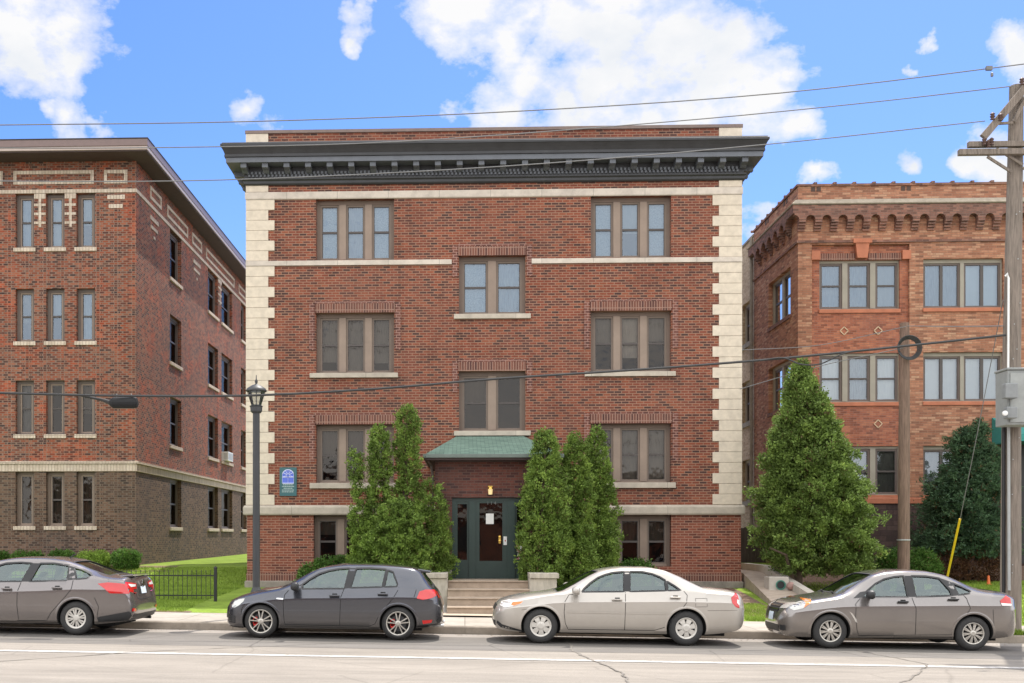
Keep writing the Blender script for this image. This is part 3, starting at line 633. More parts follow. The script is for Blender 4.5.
o=ac.build('air_conditioner',[M_white,M_galv],None,bevel=.012); tag(o,'white window air conditioner in the narrow side window of the left brick block','air conditioner')

# ================================================================== RIGHT BUILDING
YR=38.0; XRC=SX(798,YR); XRR=32.0; YRB=66; YO=SY(754,XRC)
rb=empty('apartment_building',(20,YR,1.1)); tag(rb,'orange brick apartment block with corbelled arch cornice, at right behind the wooden poles','apartment building')
rr_=[(9.46,11.06),(6.42,8.02),(3.38,4.98)]
bayx=(SX(812,YR),SX(909.5,YR)); w1=(SX(820.5,YR),SX(901,YR)); w2=(SX(923.3,YR),SX(1003.5,YR))
w3=(SX(1060,YR),SX(1140,YR)); w4=(SX(1162,YR),SX(1240,YR))
zgr=1.0; ztop=SZ(186,YR,XRC)
mb=MB()
bz=(3.30,11.55)
opsF=[(bayx[0],bayx[1],*bz)]+[(*w2,*r_) for r_ in rr_]+[(*w3,*r_) for r_ in rr_]+[(*w4,*r_) for r_ in rr_]
wall(mb,'F',YR,XRC,XRR,3.2,ztop,opsF,rev=.14)
wall(mb,'F',YR+.12,bayx[0]-.02,bayx[1]+.02,bz[0]-.02,bz[1]+.02,[(*w1,*r_) for r_ in rr_],rev=.2,mi=1)
so=(SY(769,XRC),SY(789,XRC)); st=(SY(742,XRC),SY(753,XRC))
so=(SY(790.5,XRC),SY(768.5,XRC)); 
tz=[(SY(752.3,XRC),SY(741.5,XRC))]; tz.append((tz[0][1]+3,tz[0][1]+6))
wall(mb,'L',XRC,YR,YO,3.2,ztop,[(*so,*r_) for r_ in rr_],rev=.2,mi=0)
wall(mb,'L',XRC,YO,YRB,.8,ztop-.15,[(*t,*r_) for t in tz for r_ in rr_],rev=.2,mi=2)
wall(mb,'L',XRC,YR,YO,.8,3.2,[],mi=2)
wall(mb,'F',YR-.05,XRC-.04,XRR,.8,3.2,[],mi=3)
mb.add([(XRR,YR,.8),(XRR,YRB,.8),(XRR,YRB,ztop),(XRR,YR,ztop)],[(0,3,2,1)]); mb.add([(XRC,YRB,.8),(XRR,YRB,.8),(XRR,YRB,ztop-.2),(XRC,YRB,ztop-.2)],[(0,3,2,1)])
mb.add([(XRC,YR,ztop-.3),(XRR,YR,ztop-.3),(XRR,YRB,ztop-.3),(XRC,YRB,ztop-.3)],[(0,1,2,3)],3)
mb.build('wall',[M_obrick,M_obrick2,M_tan,M_rough],rb)
def sweepR(prof,mat,name,yB=None):
    s=MB(); s.sweepU(prof,XRC,XRR,YR,yB or YO,side=(1,0)); return s.build(name,mat,rb)
zs1,zs0=SZ(200.5,YR,XRC),SZ(206.5,YR,XRC)
sweepR([(0,zs0-.02),(.24,zs0),(.26,zs0+.03),(.12,zs1-.02),(0,zs1+.03)],simple('weathered_pale_stone',(.31,.265,.205),.9,var=.2),'belt_course')
sweepR([(0,zs0-.28),(.22,zs0-.28),(.22,zs0-.022),(0,zs0-.022)],M_odark,'corbel_band')
zc0=11.98; zc1=zs0-.28
pit=(SX(960,YR)-SX(811,YR))/ (9.5)
pit=.52
nF=int((XRR-XRC)/pit)
def corbel(kind,base,c,par):
    s=MB(); H=zc1-zc0; ns=4
    for k in range(ns): wbox(s,kind,base,c-.11,c+.11,0,.055*(k+1),zc0+H*.62*k/ns,zc0+H*.62*(k+1)/ns-.01)
    # spandrel with half arches either side
    za=zc0+H*.62; r=pit/2-.11
    pts=[(-pit/2,zc1)]
    n=6
    left=[(-.11-r+r*math.sin(t*math.pi/2/n)*1, za+ (r)*math.cos(t*math.pi/2/n)) for t in range(n+1)]
    right=[(-x,z) for x,z in left[::-1]]
    poly=[(-pit/2,zc1+.002)]+[(x,min(z,zc1)) for x,z in left]+[(x,min(z,zc1)) for x,z in right]+[(pit/2,zc1+.002)]
    m=len(poly)
    vs=[W(kind,base,c+x,.0,z) for x,z in poly]+[W(kind,base,c+x,.22,z) for x,z in poly]
    s.add(vs,[tuple(range(m)),tuple(range(m,2*m))]+[(k,(k+1)%m,m+(k+1)%m,m+k) for k in range(m)])
    return fixn(s.build('corbel',M_odark,par))
for i in range(min(nF,40)): corbel('F',YR,XRC+.02+.07+i*pit,rb)
for i in range(1,int((YO-YR)/.78)): 
    corbel('L',XRC,YR+.05+i*.78*1.0,rb)
sweepR([(0,11.60),(.05,11.61),(.05,11.68),(0,11.69)],M_odark,'string_course')
sweepR([(0,ztop-.02),(.05,ztop-.02),(.05,ztop+.05),(-.3,ztop+.06)],M_odark,'coping')
s=MB(); s.box(XRC-.04,XRC+.3,YO+.003,YRB,ztop-.15,ztop-.07); s.build('coping',M_found,rb)
s=MB()
for i in range(22):
    x=XRC+.5+i*.63
    s.box(x,x+.1,YR-.07,YR+.12,ztop+.03,ztop+.10)
for i in range(8): s.box(XRC-.07,XRC+.12,YR+.6+i*.75,YR+.7+i*.75,ztop+.03,ztop+.10)
s.build('coping_clips',M_odark,rb)
s=MB()
for px in (811,816.5,901,906.5): s.box(SX(px,YR),SX(px+4.2,YR),YR-.01,YR+.05,SZ(195.5,YR),SZ(191,YR))
for y in (1.2,1.5,3.6,3.9): s.box(XRC-.01,XRC+.05,YR+y,YR+y+.2,SZ(195.5,YR),SZ(191,YR))
s.build('vent_brick',simple('dark_brick_vent',(.08,.05,.04),.9),rb)
# terracotta blocks and keystone of the bay
M_terra=simple('terracotta_block',(.42,.15,.08),.8,var=.15,scale=4)
for px in (811.7,902.5):
    s=MB(); s.box(SX(px,YR),SX(px+8.5,YR),YR-.02,YR+.13,11.06,11.35); s.build('corner_block',M_terra,rb)
for a,b in ((820.4,856),(869,902.3)):
    s=MB(); s.box(SX(a,YR),SX(b,YR),YR+.08,YR+.118,11.06,11.28); s.build('lintel',M_soldier,rb)
s=MB(); c=SX(862,YR)
s.add([(c-.16,YR-.06,11.1),(c+.16,YR-.06,11.1),(c+.22,YR-.06,11.58),(c-.22,YR-.06,11.58),(c-.16,YR+.1,11.1),(c+.16,YR+.1,11.1),(c+.22,YR+.1,11.58),(c-.22,YR+.1,11.58)],[(0,1,2,3),(5,4,7,6),(4,0,3,7),(1,5,6,2),(3,2,6,7),(4,5,1,0)])
s.box(c-.3,c+.3,YR-.09,YR+.02,11.585,11.72); s.build('keystone',M_terra,rb)
for (u0,u1),base in ((w1,YR+.12),(w2,YR),(w3,YR),(w4,YR)):
    for j,(z0,z1) in enumerate(rr_):
        if u0==w1[0]:
            window(rb,'F',base,u0,u1,z0,z1,n=3,rec=.08,edge=.03,mull=.17,sash=.07,head=.08,mf=M_frame_r,ms=M_frame_dk,blinds=[(M_blindg,.99),(M_blindg,.99),(P,.99)] if j==0 else ([(M_blindw,.99),(M_blindg,.99),(M_blindw,.99)] if j==1 else [(P,.99),(P,.99),(P2,.99)]),bottom=.03,glass=M_glass_cl if j else M_glass)
        else:
            window(rb,'F',base,u0,u1,z0,z1,n=2,rec=.12,edge=.04,mull=.12,sash=.06,head=.12,mf=M_frame_r,ms=M_frame_dk,blinds=[[(M_blindg,.99),(M_blindw,.99)],[(M_blindw,.99)],[(P,.99)]][j],slide=True,bottom=.03,glass=M_glass_cl if j else M_glass)
        s=MB(); wbox(s,'F',base,u0-.02,u1+.02,-.05,.05,z0-.13,z0-.003); s.build('sill',M_terra,rb,bevel=.01)
for j,(z0,z1) in enumerate(rr_):
    window(rb,'L',XRC,so[0],so[1],z0,z1,n=2,rec=.15,edge=.25,mull=.2,sash=.07,head=.1,mf=M_frame_r,ms=M_frame_dk,glass=M_glass_sd,blinds=[(M_blindw,.5),None])
    s=MB(); wbox(s,'L',XRC,so[0]-.02,so[1]+.02,-.05,.05,z0-.13,z0-.003); s.build('sill',M_odark,rb)
    for t in tz:
        window(rb,'L',XRC,t[0],t[1],z0,z1,n=2,rec=.15,edge=.15,mull=.2,sash=.07,head=.1,mf=M_frame_r,ms=M_frame_dk,glass=M_glass_sd,blinds=[None,(P,.6)])
        s=MB(); wbox(s,'L',XRC,t[0]-.1,t[1]+.1,-.05,.08,z0-.18,z0-.003); s.build('sill',M_found,rb)
s=MB(); s.sweepU([(0,3.10),(.10,3.10),(.10,3.26),(0,3.29)],XRC,XRR,YR,YO,side=(1,0)); s.build('water_table',M_terra,rb)
s=MB(); s.tube([(XRC-.1,YO,ztop-.2),(XRC-.1,YO,1.2)],.06,8); s.build('downspout',M_found,rb)
# diamond inlays
s=MB()
for px in (844,878):
    for py in (331,424):
        cx=SX(px,YR+.12); cz=SZ(py,YR+.12,12)
        if py==424 and px==844: continue
        for k in range(4):
            a=(cx+.13*math.cos(k*math.pi/2),YR+.11,cz+.13*math.sin(k*math.pi/2)); b=(cx+.13*math.cos((k+1)*math.pi/2),YR+.11,cz+.13*math.sin((k+1)*math.pi/2)); s.beam(a,b,.03,.03)
s.build('diamond_inlay',simple('pale_inlay',(.55,.4,.26),.8),rb)
# entrance canopy at the frame's right edge
xa=SX(1013,YR-1.5)
s=MB(); 
for k in range(1):
    prof=[(0,SZ(441,YR-1.6,17)),(0,SZ(436,YR-1.6,17)),(1.5,SZ(418,YR-1.6,17)+.35)]
s.add([(xa,YR-1.6,SZ(441,YR-1.6,17)),(xa+3.2,YR-1.6,SZ(441,YR-1.6,17)),(xa+3.2,YR-1.6,SZ(434,YR-1.6,17)),(xa,YR-1.6,SZ(434,YR-1.6,17)),(xa+3.2,YR-.06,SZ(418,YR,17)),(xa,YR-.06,SZ(418,YR,17)),(xa,YR-.06,SZ(441,YR-1.6,17)),(xa+3.2,YR-.06,SZ(441,YR-1.6,17))],
   [(0,1,2,3),(3,2,4,5),(0,3,5,6),(1,7,4,2),(0,6,7,1)])
s.build('canopy',simple('teal_canvas',(.03,.22,.20),.8),rb)
s=MB(); s.box(xa+.3,xa+2.9,YR-.12,YR-.055,1.15,SZ(443,YR,17)); s.build('entrance_door',M_black,rb)
for x in (xa+.15,xa+3.0):
    s=MB(); s.tube([(x,YR-1.5,.9),(x,YR-1.5,SZ(441,YR-1.6,17))],.04); s.build('canopy_post',M_black,rb)
adopt(rb)
# ================================================================== SKY AND LIGHT
AZ=R(25); EL=R(63)
w=bpy.data.worlds.new('World'); scene.world=w; w.use_nodes=True
nt=w.node_tree; bg=nt.nodes['Background']
sky=N(nt,'ShaderNodeTexSky'); sky.sky_type='NISHITA'; sky.sun_disc=False; sky.sun_elevation=EL; sky.sun_rotation=AZ
sky.air_density=1.0; sky.dust_density=.9; sky.ozone_density=2.5
hs=N(nt,'ShaderNodeHueSaturation'); hs.inputs['Saturation'].default_value=SKY_SAT; hs.inputs['Value'].default_value=SKY_VAL; sk2=mixc(nt,1.0,sky.outputs[0],SKY_TINT,'MULTIPLY'); nt.links.new(sk2,hs.inputs['Color'])
tc=N(nt,'ShaderNodeTexCoord'); vec=tc.outputs['Generated']
nrm=N(nt,'ShaderNodeVectorMath',operation='NORMALIZE'); nt.links.new(vec,nrm.inputs[0])
def noise(scale,detail,rough,loc=(0,0,0),st=(1,1,1.6)):
    mp=N(nt,'ShaderNodeMapping'); mp.inputs['Location'].default_value=loc; mp.inputs['Scale'].default_value=st; nt.links.new(nrm.outputs[0],mp.inputs[0])
    n=N(nt,'ShaderNodeTexNoise',Scale=scale,Detail=detail,Roughness=rough); nt.links.new(mp.outputs[0],n.inputs['Vector']); return n.outputs[0]
n1=noise(5.5,12.0,.60,(3.1,1.7,.4)); n2=noise(22,10.0,.62,(9.1,4.2,2.0))
def mth(op,a,b=None,clamp=False):
    m=nt.nodes.new('ShaderNodeMath'); m.operation=op; m.use_clamp=clamp
    for i,v in enumerate((a,b)):
        if v is None: continue
        if isinstance(v,(int,float)): m.inputs[i].default_value=v
        else: nt.links.new(v,m.inputs[i])
    return m.outputs[0]
# individual cloud banks (bearing, altitude and size in the sky dome)
banks=[(10,15,60),(60,30,48),(78,48,30),(20,52,40),(0,30,40),(75,118,26),(105,126,16),(52,110,16),(352,18,20),(362,6,14),(346,36,12),(252,110,20),(272,122,16),
 (470,8,40),(505,40,42),(525,85,42),(495,112,32),(470,125,22),(600,25,70),(610,80,66),(680,50,66),(700,105,50),(760,100,40),(795,120,22),(560,118,44),(650,125,50),(730,30,28),(560,30,40),(780,75,20),
 (1012,62,17),(1024,80,18),(1000,166,22),(975,172,14),(903,177,15),(816,180,12),(756,214,22),(748,232,20),(932,62,8),(912,76,6)]
wn=N(nt,'ShaderNodeTexNoise',Scale=14.0,Detail=7.0,Roughness=.55); nt.links.new(nrm.outputs[0],wn.inputs['Vector'])
wa=N(nt,'ShaderNodeVectorMath',operation='SUBTRACT'); nt.links.new(wn.outputs['Color'],wa.inputs[0]); wa.inputs[1].default_value=(.5,.5,.5)
wb_=N(nt,'ShaderNodeVectorMath',operation='SCALE'); nt.links.new(wa.outputs[0],wb_.inputs[0]); wb_.inputs['Scale'].default_value=.075
warp=N(nt,'ShaderNodeVectorMath',operation='ADD'); nt.links.new(nrm.outputs[0],warp.inputs[0]); nt.links.new(wb_.outputs[0],warp.inputs[1])
acc=None
for (x,y,r) in banks:
    d=Vector((SX(x,1.0),1.0,(PCY-y)/FPX)).normalized(); rad=r*1.18/FPX
    dv=N(nt,'ShaderNodeVectorMath',operation='DISTANCE'); nt.links.new(warp.outputs[0],dv.inputs[0]); dv.inputs[1].default_value=d
    s_=mth('SUBTRACT',1.05,mth('DIVIDE',dv.outputs['Value'],rad))
    acc=s_ if acc is None else mth('MAXIMUM',acc,s_)
# unseen cloud cover added beside and behind the camera to light the facades
sp=N(nt,'ShaderNodeSeparateXYZ'); nt.links.new(nrm.outputs[0],sp.inputs[0])
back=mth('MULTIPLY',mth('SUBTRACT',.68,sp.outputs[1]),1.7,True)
gen=mth('ADD',mth('MULTIPLY',mth('SUBTRACT',n1,.5),2.4),mth('SUBTRACT',mth('MULTIPLY',back,2.1),1.0))
high=mth('MULTIPLY',mth('SUBTRACT',sp.outputs[2],.62),1.2,True)
gen=mth('ADD',gen,high)
den=mth('ADD',mth('MAXIMUM',mth('MAXIMUM',acc,-1.0),gen), mth('ADD',mth('MULTIPLY',mth('SUBTRACT',n2,.5),1.9),mth('MULTIPLY',mth('SUBTRACT',n1,.5),1.1)))
mask=ramp(nt,den,[(.08,0),(.3,.5),(.72,1)])
shade=noise(9,8.0,.6,(1.3,7.7,5.0))
cc=ramp(nt,shade,[(.3,tuple(CLOUD*x for x in (.84,.88,.94))),(.55,(CLOUD,CLOUD,CLOUD*1.01))])
# ramp colours are clamped to display range only in UI; values above 1 are kept
# these added clouds are brightened further as fill light for the house fronts
bri=mth('ADD',1.0,mth('MULTIPLY',back,BACK_FILL))
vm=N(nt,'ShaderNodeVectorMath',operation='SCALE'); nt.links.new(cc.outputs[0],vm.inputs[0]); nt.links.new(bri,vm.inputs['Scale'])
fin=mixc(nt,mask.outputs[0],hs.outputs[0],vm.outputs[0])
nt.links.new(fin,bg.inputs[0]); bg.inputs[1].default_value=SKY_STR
sd=bpy.data.lights.new('sun','SUN'); sd.energy=SUN; sd.angle=R(.53); sd.color=(1,.94,.86)
so_=bpy.data.objects.new('sun',sd); col.objects.link(so_)
dl_=Vector((-math.sin(AZ)*math.cos(EL),-math.cos(AZ)*math.cos(EL),-math.sin(EL))); so_.rotation_euler=dl_.to_track_quat('-Z','Y').to_euler()
scene.view_settings.view_transform='Standard'; scene.view_settings.look='None'; scene.view_settings.exposure=EXPO; scene.view_settings.gamma=1

# ================================================================== GROUND
def zr(X): return -.0132*(max(-40,min(40,X))-2.9)
def hl(X,Y):
    a=zr(X)+.15
    if Y<=26.3: return a
    pts=[(26.3,a),(29,a+.15),(33.8,.52+.08*max(0,min(1,(X-8)/4))),(37.7,1.06),(60,1.15)]
    for (y0,z0),(y1,z1) in zip(pts,pts[1:]):
        if Y<=y1: t=(Y-y0)/(y1-y0); t=t*t*(3-2*t) if y0>28 else t; return z0+(z1-z0)*t
    return 1.15
def strip(name,mat,ys,xs,zf,kind='structure'):
    s=MB(); vs=[(x,y,zf(x,y)) for y in ys for x in xs]; n=len(xs)
    s.add(vs,[(j*n+i,j*n+i+1,(j+1)*n+i+1,(j+1)*n+i) for j in range(len(ys)-1) for i in range(n-1)])
    o=s.build(name,mat,smooth=True); o['kind']=kind; return o
def asphalt(name, c, crack=.6):
    m,nt,b=newmat(name); g=N(nt,'ShaderNodeNewGeometry')
    mp=N(nt,'ShaderNodeMapping'); mp.inputs['Scale'].default_value=(.35,1,1); nt.links.new(g.outputs['Position'],mp.inputs[0])
    n1=N(nt,'ShaderNodeTexNoise',Scale=.9,Detail=8.0,Roughness=.7); nt.links.new(mp.outputs[0],n1.inputs['Vector'])
    n2=N(nt,'ShaderNodeTexNoise',Scale=45.0,Detail=3.0); nt.links.new(g.outputs['Position'],n2.inputs['Vector'])
    r=ramp(nt,n1.outputs[0],[(.3,tuple(x*.78 for x in c)),(.5,c),(.72,tuple(x*1.12 for x in c))])
    cc=mixc(nt,.3,r.outputs[0],n2.outputs[0],'OVERLAY')
    # tyre polish and drip streaks along the lanes, old patches
    mq=N(nt,'ShaderNodeMapping'); mq.inputs['Scale'].default_value=(.12,1.6,1); nt.links.new(g.outputs['Position'],mq.inputs[0])
    n4=N(nt,'ShaderNodeTexNoise',Scale=1.3,Detail=7.0,Roughness=.7); nt.links.new(mq.outputs[0],n4.inputs['Vector']); r4=ramp(nt,n4.outputs[0],[(.42,0),(.68,.5)])
    cc=mixc(nt,r4.outputs[0],cc,tuple(x*.62 for x in c))
    n5=N(nt,'ShaderNodeTexNoise',Scale=5.0,Detail=8.0,Roughness=.75); nt.links.new(g.outputs['Position'],n5.inputs['Vector']); r5=ramp(nt,n5.outputs[0],[(.56,0),(.70,.4)])
    cc=mixc(nt,r5.outputs[0],cc,tuple(x*.7 for x in c))
    n6=N(nt,'ShaderNodeTexNoise',Scale=160.0,Detail=2.0); nt.links.new(g.outputs['Position'],n6.inputs['Vector']); cc=mixc(nt,.35,cc,n6.outputs[0],'OVERLAY')
    v=N(nt,'ShaderNodeTexVoronoi',Scale=.28); v.feature='DISTANCE_TO_EDGE'
    wv=N(nt,'ShaderNodeTexNoise',Scale=1.5,Detail=5.0); nt.links.new(g.outputs['Position'],wv.inputs['Vector'])
    mx=mixc(nt,.12,g.outputs['Position'],wv.outputs['Color'],'ADD'); nt.links.new(mx,v.inputs['Vector'])
    rc=ramp(nt,v.outputs['Distance'],[(0,1),(.006,0)]); mm=N(nt,'ShaderNodeMath',operation='MULTIPLY'); mm.inputs[1].default_value=crack; nt.links.new(rc.outputs[0],mm.inputs[0])
    cc=mixc(nt,mm.outputs[0],cc,tuple(x*.45 for x in c))
    nt.links.new(cc,b.inputs['Base Color']); b.inputs['Roughness'].default_value=.92; b.inputs['Specular IOR Level'].default_value=.25
    bp=N(nt,'ShaderNodeBump',Strength=.25,Distance=.01); nt.links.new(n2.outputs[0],bp.inputs['Height']); nt.links.new(bp.outputs[0],b.inputs['Normal']); return m
def grassmat(name,a,b_,c_):
    m,nt,b=newmat(name); g=N(nt,'ShaderNodeNewGeometry')
    n1=N(nt,'ShaderNodeTexNoise',Scale=1.6,Detail=6.0,Roughness=.7); nt.links.new(g.outputs['Position'],n1.inputs['Vector'])
    n2=N(nt,'ShaderNodeTexNoise',Scale=30.0,Detail=3.0); nt.links.new(g.outputs['Position'],n2.inputs['Vector'])
    r=ramp(nt,n1.outputs[0],[(.3,a),(.5,b_),(.7,c_)]); cc=mixc(nt,.5,r.outputs[0],n2.outputs[0],'OVERLAY')
    nt.links.new(cc,b.inputs['Base Color']); b.inputs['Roughness'].default_value=.95; b.inputs['Specular IOR Level'].default_value=.1
    return m
M_turf=grassmat('turf',(.12,.17,.03),(.18,.26,.04),(.24,.32,.06))
M_soil=simple('soil_and_bark_mulch',(.15,.095,.065),1,var=.45,scale=9,bump=.6)
def frange(a,b,d): 
    n=max(1,int(round((b-a)/d))); return [a+(b-a)*i/n for i in range(n+1)]
XS=[-600,-200,-60]+frange(-40,40,.8)+[60,200,600]
YS=[-600,-120,-30,1,23.7]+frange(26.3,38,.39)+[45,60,100,200,700,1400]
M_plain=simple('bare_ground',(.24,.22,.19),1,var=.2,scale=1)
g_=strip('ground',M_plain,YS,XS,lambda x,y: (zr(x)-.25 if y<24 else hl(x,y)-(.1 if y<26.4 else 0)))
strip('lawn',M_turf,frange(26.3,38,.39)+[45,60],frange(XC-.3,XL+.05,.6),lambda x,y: hl(x,y)+.004)
strip('lawn',M_turf,frange(26.3,36.4,.39),frange(-40,XC-.3,.8),lambda x,y: hl(x,y)+.004)
strip('lawn',M_turf,frange(26.3,38,.39)+[45,60],frange(XR-.1,XR+4,.4),lambda x,y: hl(x,y)+.004)
strip('lawn',M_turf,frange(26.3,38,.39),frange(XR+4,40,.8),lambda x,y: hl(x,y)+.004)
strip('lawn',M_turf,frange(26.3,33.8,.39),frange(XL+.05,sx0-.5,.4),lambda x,y: hl(x,y)+.004)
strip('lawn',M_turf,frange(26.3,33.8,.39),frange(sx1+.6,XR-.1,.4),lambda x,y: hl(x,y)+.004)
ra=asphalt('pale_road_asphalt',ROADC,.35); rb2=asphalt('grey_parking_asphalt',PARKC,.8)
XR2=[-300,-60]+frange(-40,40,4)+[60,300]
strip('road',ra,[2.2,10,20.3],XR2,lambda x,y: zr(x)-.02*(abs(y-13)/9)**2)
strip('parking_lane',rb2,[20.3,21.5,22.9],XR2,lambda x,y: zr(x)-.02*(abs(min(y,20.3)-13)/9)**2)
strip('gutter',asphalt('gutter_concrete',(.30,.27,.24),.2),[22.9,23.6],XR2,lambda x,y: zr(x)-.0135)
def paint():
    m,nt,b=newmat('worn_white_paint'); g=N(nt,'ShaderNodeNewGeometry'); n=N(nt,'ShaderNodeTexNoise',Scale=9.0,Detail=6.0,Roughness=.8); nt.links.new(g.outputs['Position'],n.inputs['Vector'])
    r=ramp(nt,n.outputs[0],[(.36,ROADC),(.52,(.50,.48,.45))]); nt.links.new(r.outputs[0],b.inputs['Base Color']); b.inputs['Roughness'].default_value=.8; return m
M_paint=paint()
strip('lane_line',M_paint,[18.76,19.0],XR2,lambda x,y: zr(x)-.02*(abs(y-13)/9)**2+.004)
# parking tick marks, worn
for x in (-5.2,4.2,9.4,-10.6):
    pass
# long cracks and sealed joints in the road
M_crack=simple('crack_tar',tuple(v*.66 for v in ROADC),.95,var=.3,scale=6)
def crack(pts,wd,seed):
    random.seed(seed); s=MB(); P_=[]
    for (a,b) in zip(pts,pts[1:]):
        n=12
        for k in range(n):
            t=k/n; P_.append((a[0]+(b[0]-a[0])*t+random.uniform(-.04,.04),a[1]+(b[1]-a[1])*t+random.uniform(-.03,.03)))
    P_.append(pts[-1])
    vs=[]
    for i,p in enumerate(P_):
        q=P_[min(i+1,len(P_)-1)]; o=P_[max(0,i-1)]; d=Vector((q[0]-o[0],q[1]-o[1])).normalized(); nrm_=Vector((-d.y,d.x)); w_=wd*random.uniform(.4,1.2)
        for sg in (-1,1):
            x,y=p[0]+nrm_.x*w_*sg/2,p[1]+nrm_.y*w_*sg/2; vs.append((x,y,zr(x)-.02*(abs(min(y,20.3)-13)/9)**2+.006))
    s.add(vs,[(2*i,2*i+1,2*i+3,2*i+2) for i in range(len(P_)-1)]); o=s.build('road_crack',M_crack); o['kind']='structure'
crack([(-8.6,15.6),(-7.2,17.2),(-5.4,19.1),(-3.2,20.6),(-2.2,21.4)],.05,1)
crack([(2.2,15.4),(2.35,17.2),(2.1,18.8),(1.9,20.4),(2.0,22.6)],.05,2)
crack([(6.0,16.2),(7.0,18.0),(7.6,19.2),(7.2,21.5)],.035,3)
crack([(-12,20.32),(-6,20.28),(0,20.33),(6,20.28),(13,20.3)],.03,5)
# litter and grit in the gutter
random.seed(12); s=MB()
for i in range(420):
    x=random.uniform(-13,14); y=23.55-abs(random.gauss(0,.22)); q=random.uniform(.008,.028); z=zr(x)-.006
    a=random.uniform(0,3.1); c_,d_=math.cos(a)*q,math.sin(a)*q
    s.add([(x-c_,y-d_,z),(x+d_*.6,y-c_*.6,z+.004),(x+c_,y+d_,z+.003),(x-d_*.6,y+c_*.6,z+.008)],[(0,1,2,3)],random.choice([0,0,1]))
o=s.build('leaf_litter',[simple('dry_leaf',(.16,.10,.05),.9,var=.4),simple('grit',(.12,.11,.10),.9,var=.4)]); tag(o,'dry leaves and grit gathered in the gutter along the kerb','litter',kind='stuff')
# kerb and pavement
def kerbz(x,y): return zr(x)+.148
s=MB(); xs=frange(-60,60,2.4)
for a,b in zip(xs,xs[1:]):
    a2=a+.006; y0,y1=23.6,23.78
    vs=[(x,y,z) for x in (a2,b) for y,z in ((y0,zr(x)-.2),(y0+.01,zr(x)+.125),(y0+.03,zr(x)+.148),(y1,zr(x)+.15),(y1,zr(x)-.2))]
    s.add(vs,[(0,1,6,5),(1,2,7,6),(2,3,8,7),(3,4,9,8),(0,4,3,2,1),(5,6,7,8,9)])
M_kerb=simple('worn_kerb_concrete',(.29,.25,.205),.95,var=.25,scale=2.5,bump=.3)
kb=s.build('kerb',M_kerb); kb['kind']='structure'; fixn(kb)
def pavement():
    m,nt,b=newmat('pavement_concrete'); g=N(nt,'ShaderNodeNewGeometry')
    t=N(nt,'ShaderNodeTexBrick'); nt.links.new(g.outputs['Position'],t.inputs['Vector']); t.offset=0
    for k,v in (('Color1',(.33,.295,.25,1)),('Color2',(.38,.345,.30,1)),('Mortar',(.20,.17,.14,1))): t.inputs[k].default_value=v
    t.inputs['Scale'].default_value=1; t.inputs['Mortar Size'].default_value=.012; t.inputs['Brick Width'].default_value=1.5; t.inputs['Row Height'].default_value=1.3
    n=N(nt,'ShaderNodeTexNoise',Scale=2.5,Detail=8.0,Roughness=.7); nt.links.new(g.outputs['Position'],n.inputs['Vector']); r=ramp(nt,n.outputs[0],[(.3,.7),(.6,1)])
    nt.links.new(mixc(nt,1.0,t.outputs[0],r.outputs[0],'MULTIPLY'),b.inputs['Base Color']); b.inputs['Roughness'].default_value=.9; return m
strip('pavement',pavement(),[23.782,25,26.3],XR2,lambda x,y: zr(x)+.151)
strip('soil_edge',M_soil,[26.3,26.42,26.55],frange(XC-3,XL+.1,.8),lambda x,y: hl(x,y)+.009)
strip('mulch_bed',M_soil,[36.3,37.2,37.95],frange(-30,XC+1.6,.8),lambda x,y: hl(x,y)+.01)
strip('mulch_bed',M_soil,frange(29.5,37.9,.6),frange(XRC-2.6,XRC+2.2,.6),lambda x,y: hl(x,y)+.012)
strip('mulch_bed',M_soil,frange(35.0,37.9,.5),frange(XRC+2.3,XRR,.8),lambda x,y: hl(x,y)+.011)
strip('front_bed',M_soil,frange(27.2,33.7,.6),frange(px1+.1,XR-.3,.6),lambda x,y: hl(x,y)+.013)
strip('front_bed',M_soil,frange(31.0,33.7,.6),frange(XL+.6,px0-.1,.6),lambda x,y: hl(x,y)+.013)
strip('entrance_path',simple('tan_path_concrete',(.38,.31,.24),.9,var=.15,scale=3),[26.2,27.0],[sx0-.4,0,sx1+.5],lambda x,y: zr(x)+.19)
# far side of the street, behind the camera
s=MB(); s.box(-60,60,-3,2.2,-.3,.14); o=s.build('pavement',pavement()); o['kind']='structure'

# ---- ramp walk and retaining kerb beside the main block
zz=lambda y: .98 if y>34.3 else (.98+(y-34.3)*(.98-.22)/(34.3-28.6) if y>28.6 else .22)
s=MB(); ys=frange(28.0,37,.5); XA=XR+.12; XB=XR+.75
vs=[]
for y in ys:
    t=max(0,min(1,(34.0-y)/6)); 
    for x in (XA-.45*t,XB+.0*t): vs+= [(x,y,zz(y)),(x,y,-.3)]
n=len(ys); fs=[]
for i in range(n-1): fs+= [(4*i,4*i+2,4*i+6,4*i+4),(4*i,4*i+4,4*i+5,4*i+1),(4*i+2,4*i+3,4*i+7,4*i+6)]
fs+= [(0,1,3,2)]
s.add(vs,fs); o=fixn(s.build('sloping_walk',simple('brownish_concrete',(.36,.29,.23),.9,var=.2,scale=3,stretch=(1,3,1),bump=.2))); o['kind']='structure'
s=MB(); vs=[]
ys=frange(29.6,37,.5)
for y in ys:
    z=zz(y)+.20
    vs+=[(XB+.003,y,z),(XB+.22,y,z),(XB+.22,y,-.3),(XB+.003,y,-.3)]
n=len(ys); fs=[(4*i+k,4*i+(k+1)%4,4*i+4+(k+1)%4,4*i+4+k) for i in range(n-1) for k in range(4)]+[(0,1,2,3),(4*n-4,4*n-1,4*n-2,4*n-3)]
s.add(vs,fs); o=fixn(s.build('retaining_kerb',M_conc)); tag(o,'sloping concrete retaining kerb along the walk beside the centre block','retaining wall')
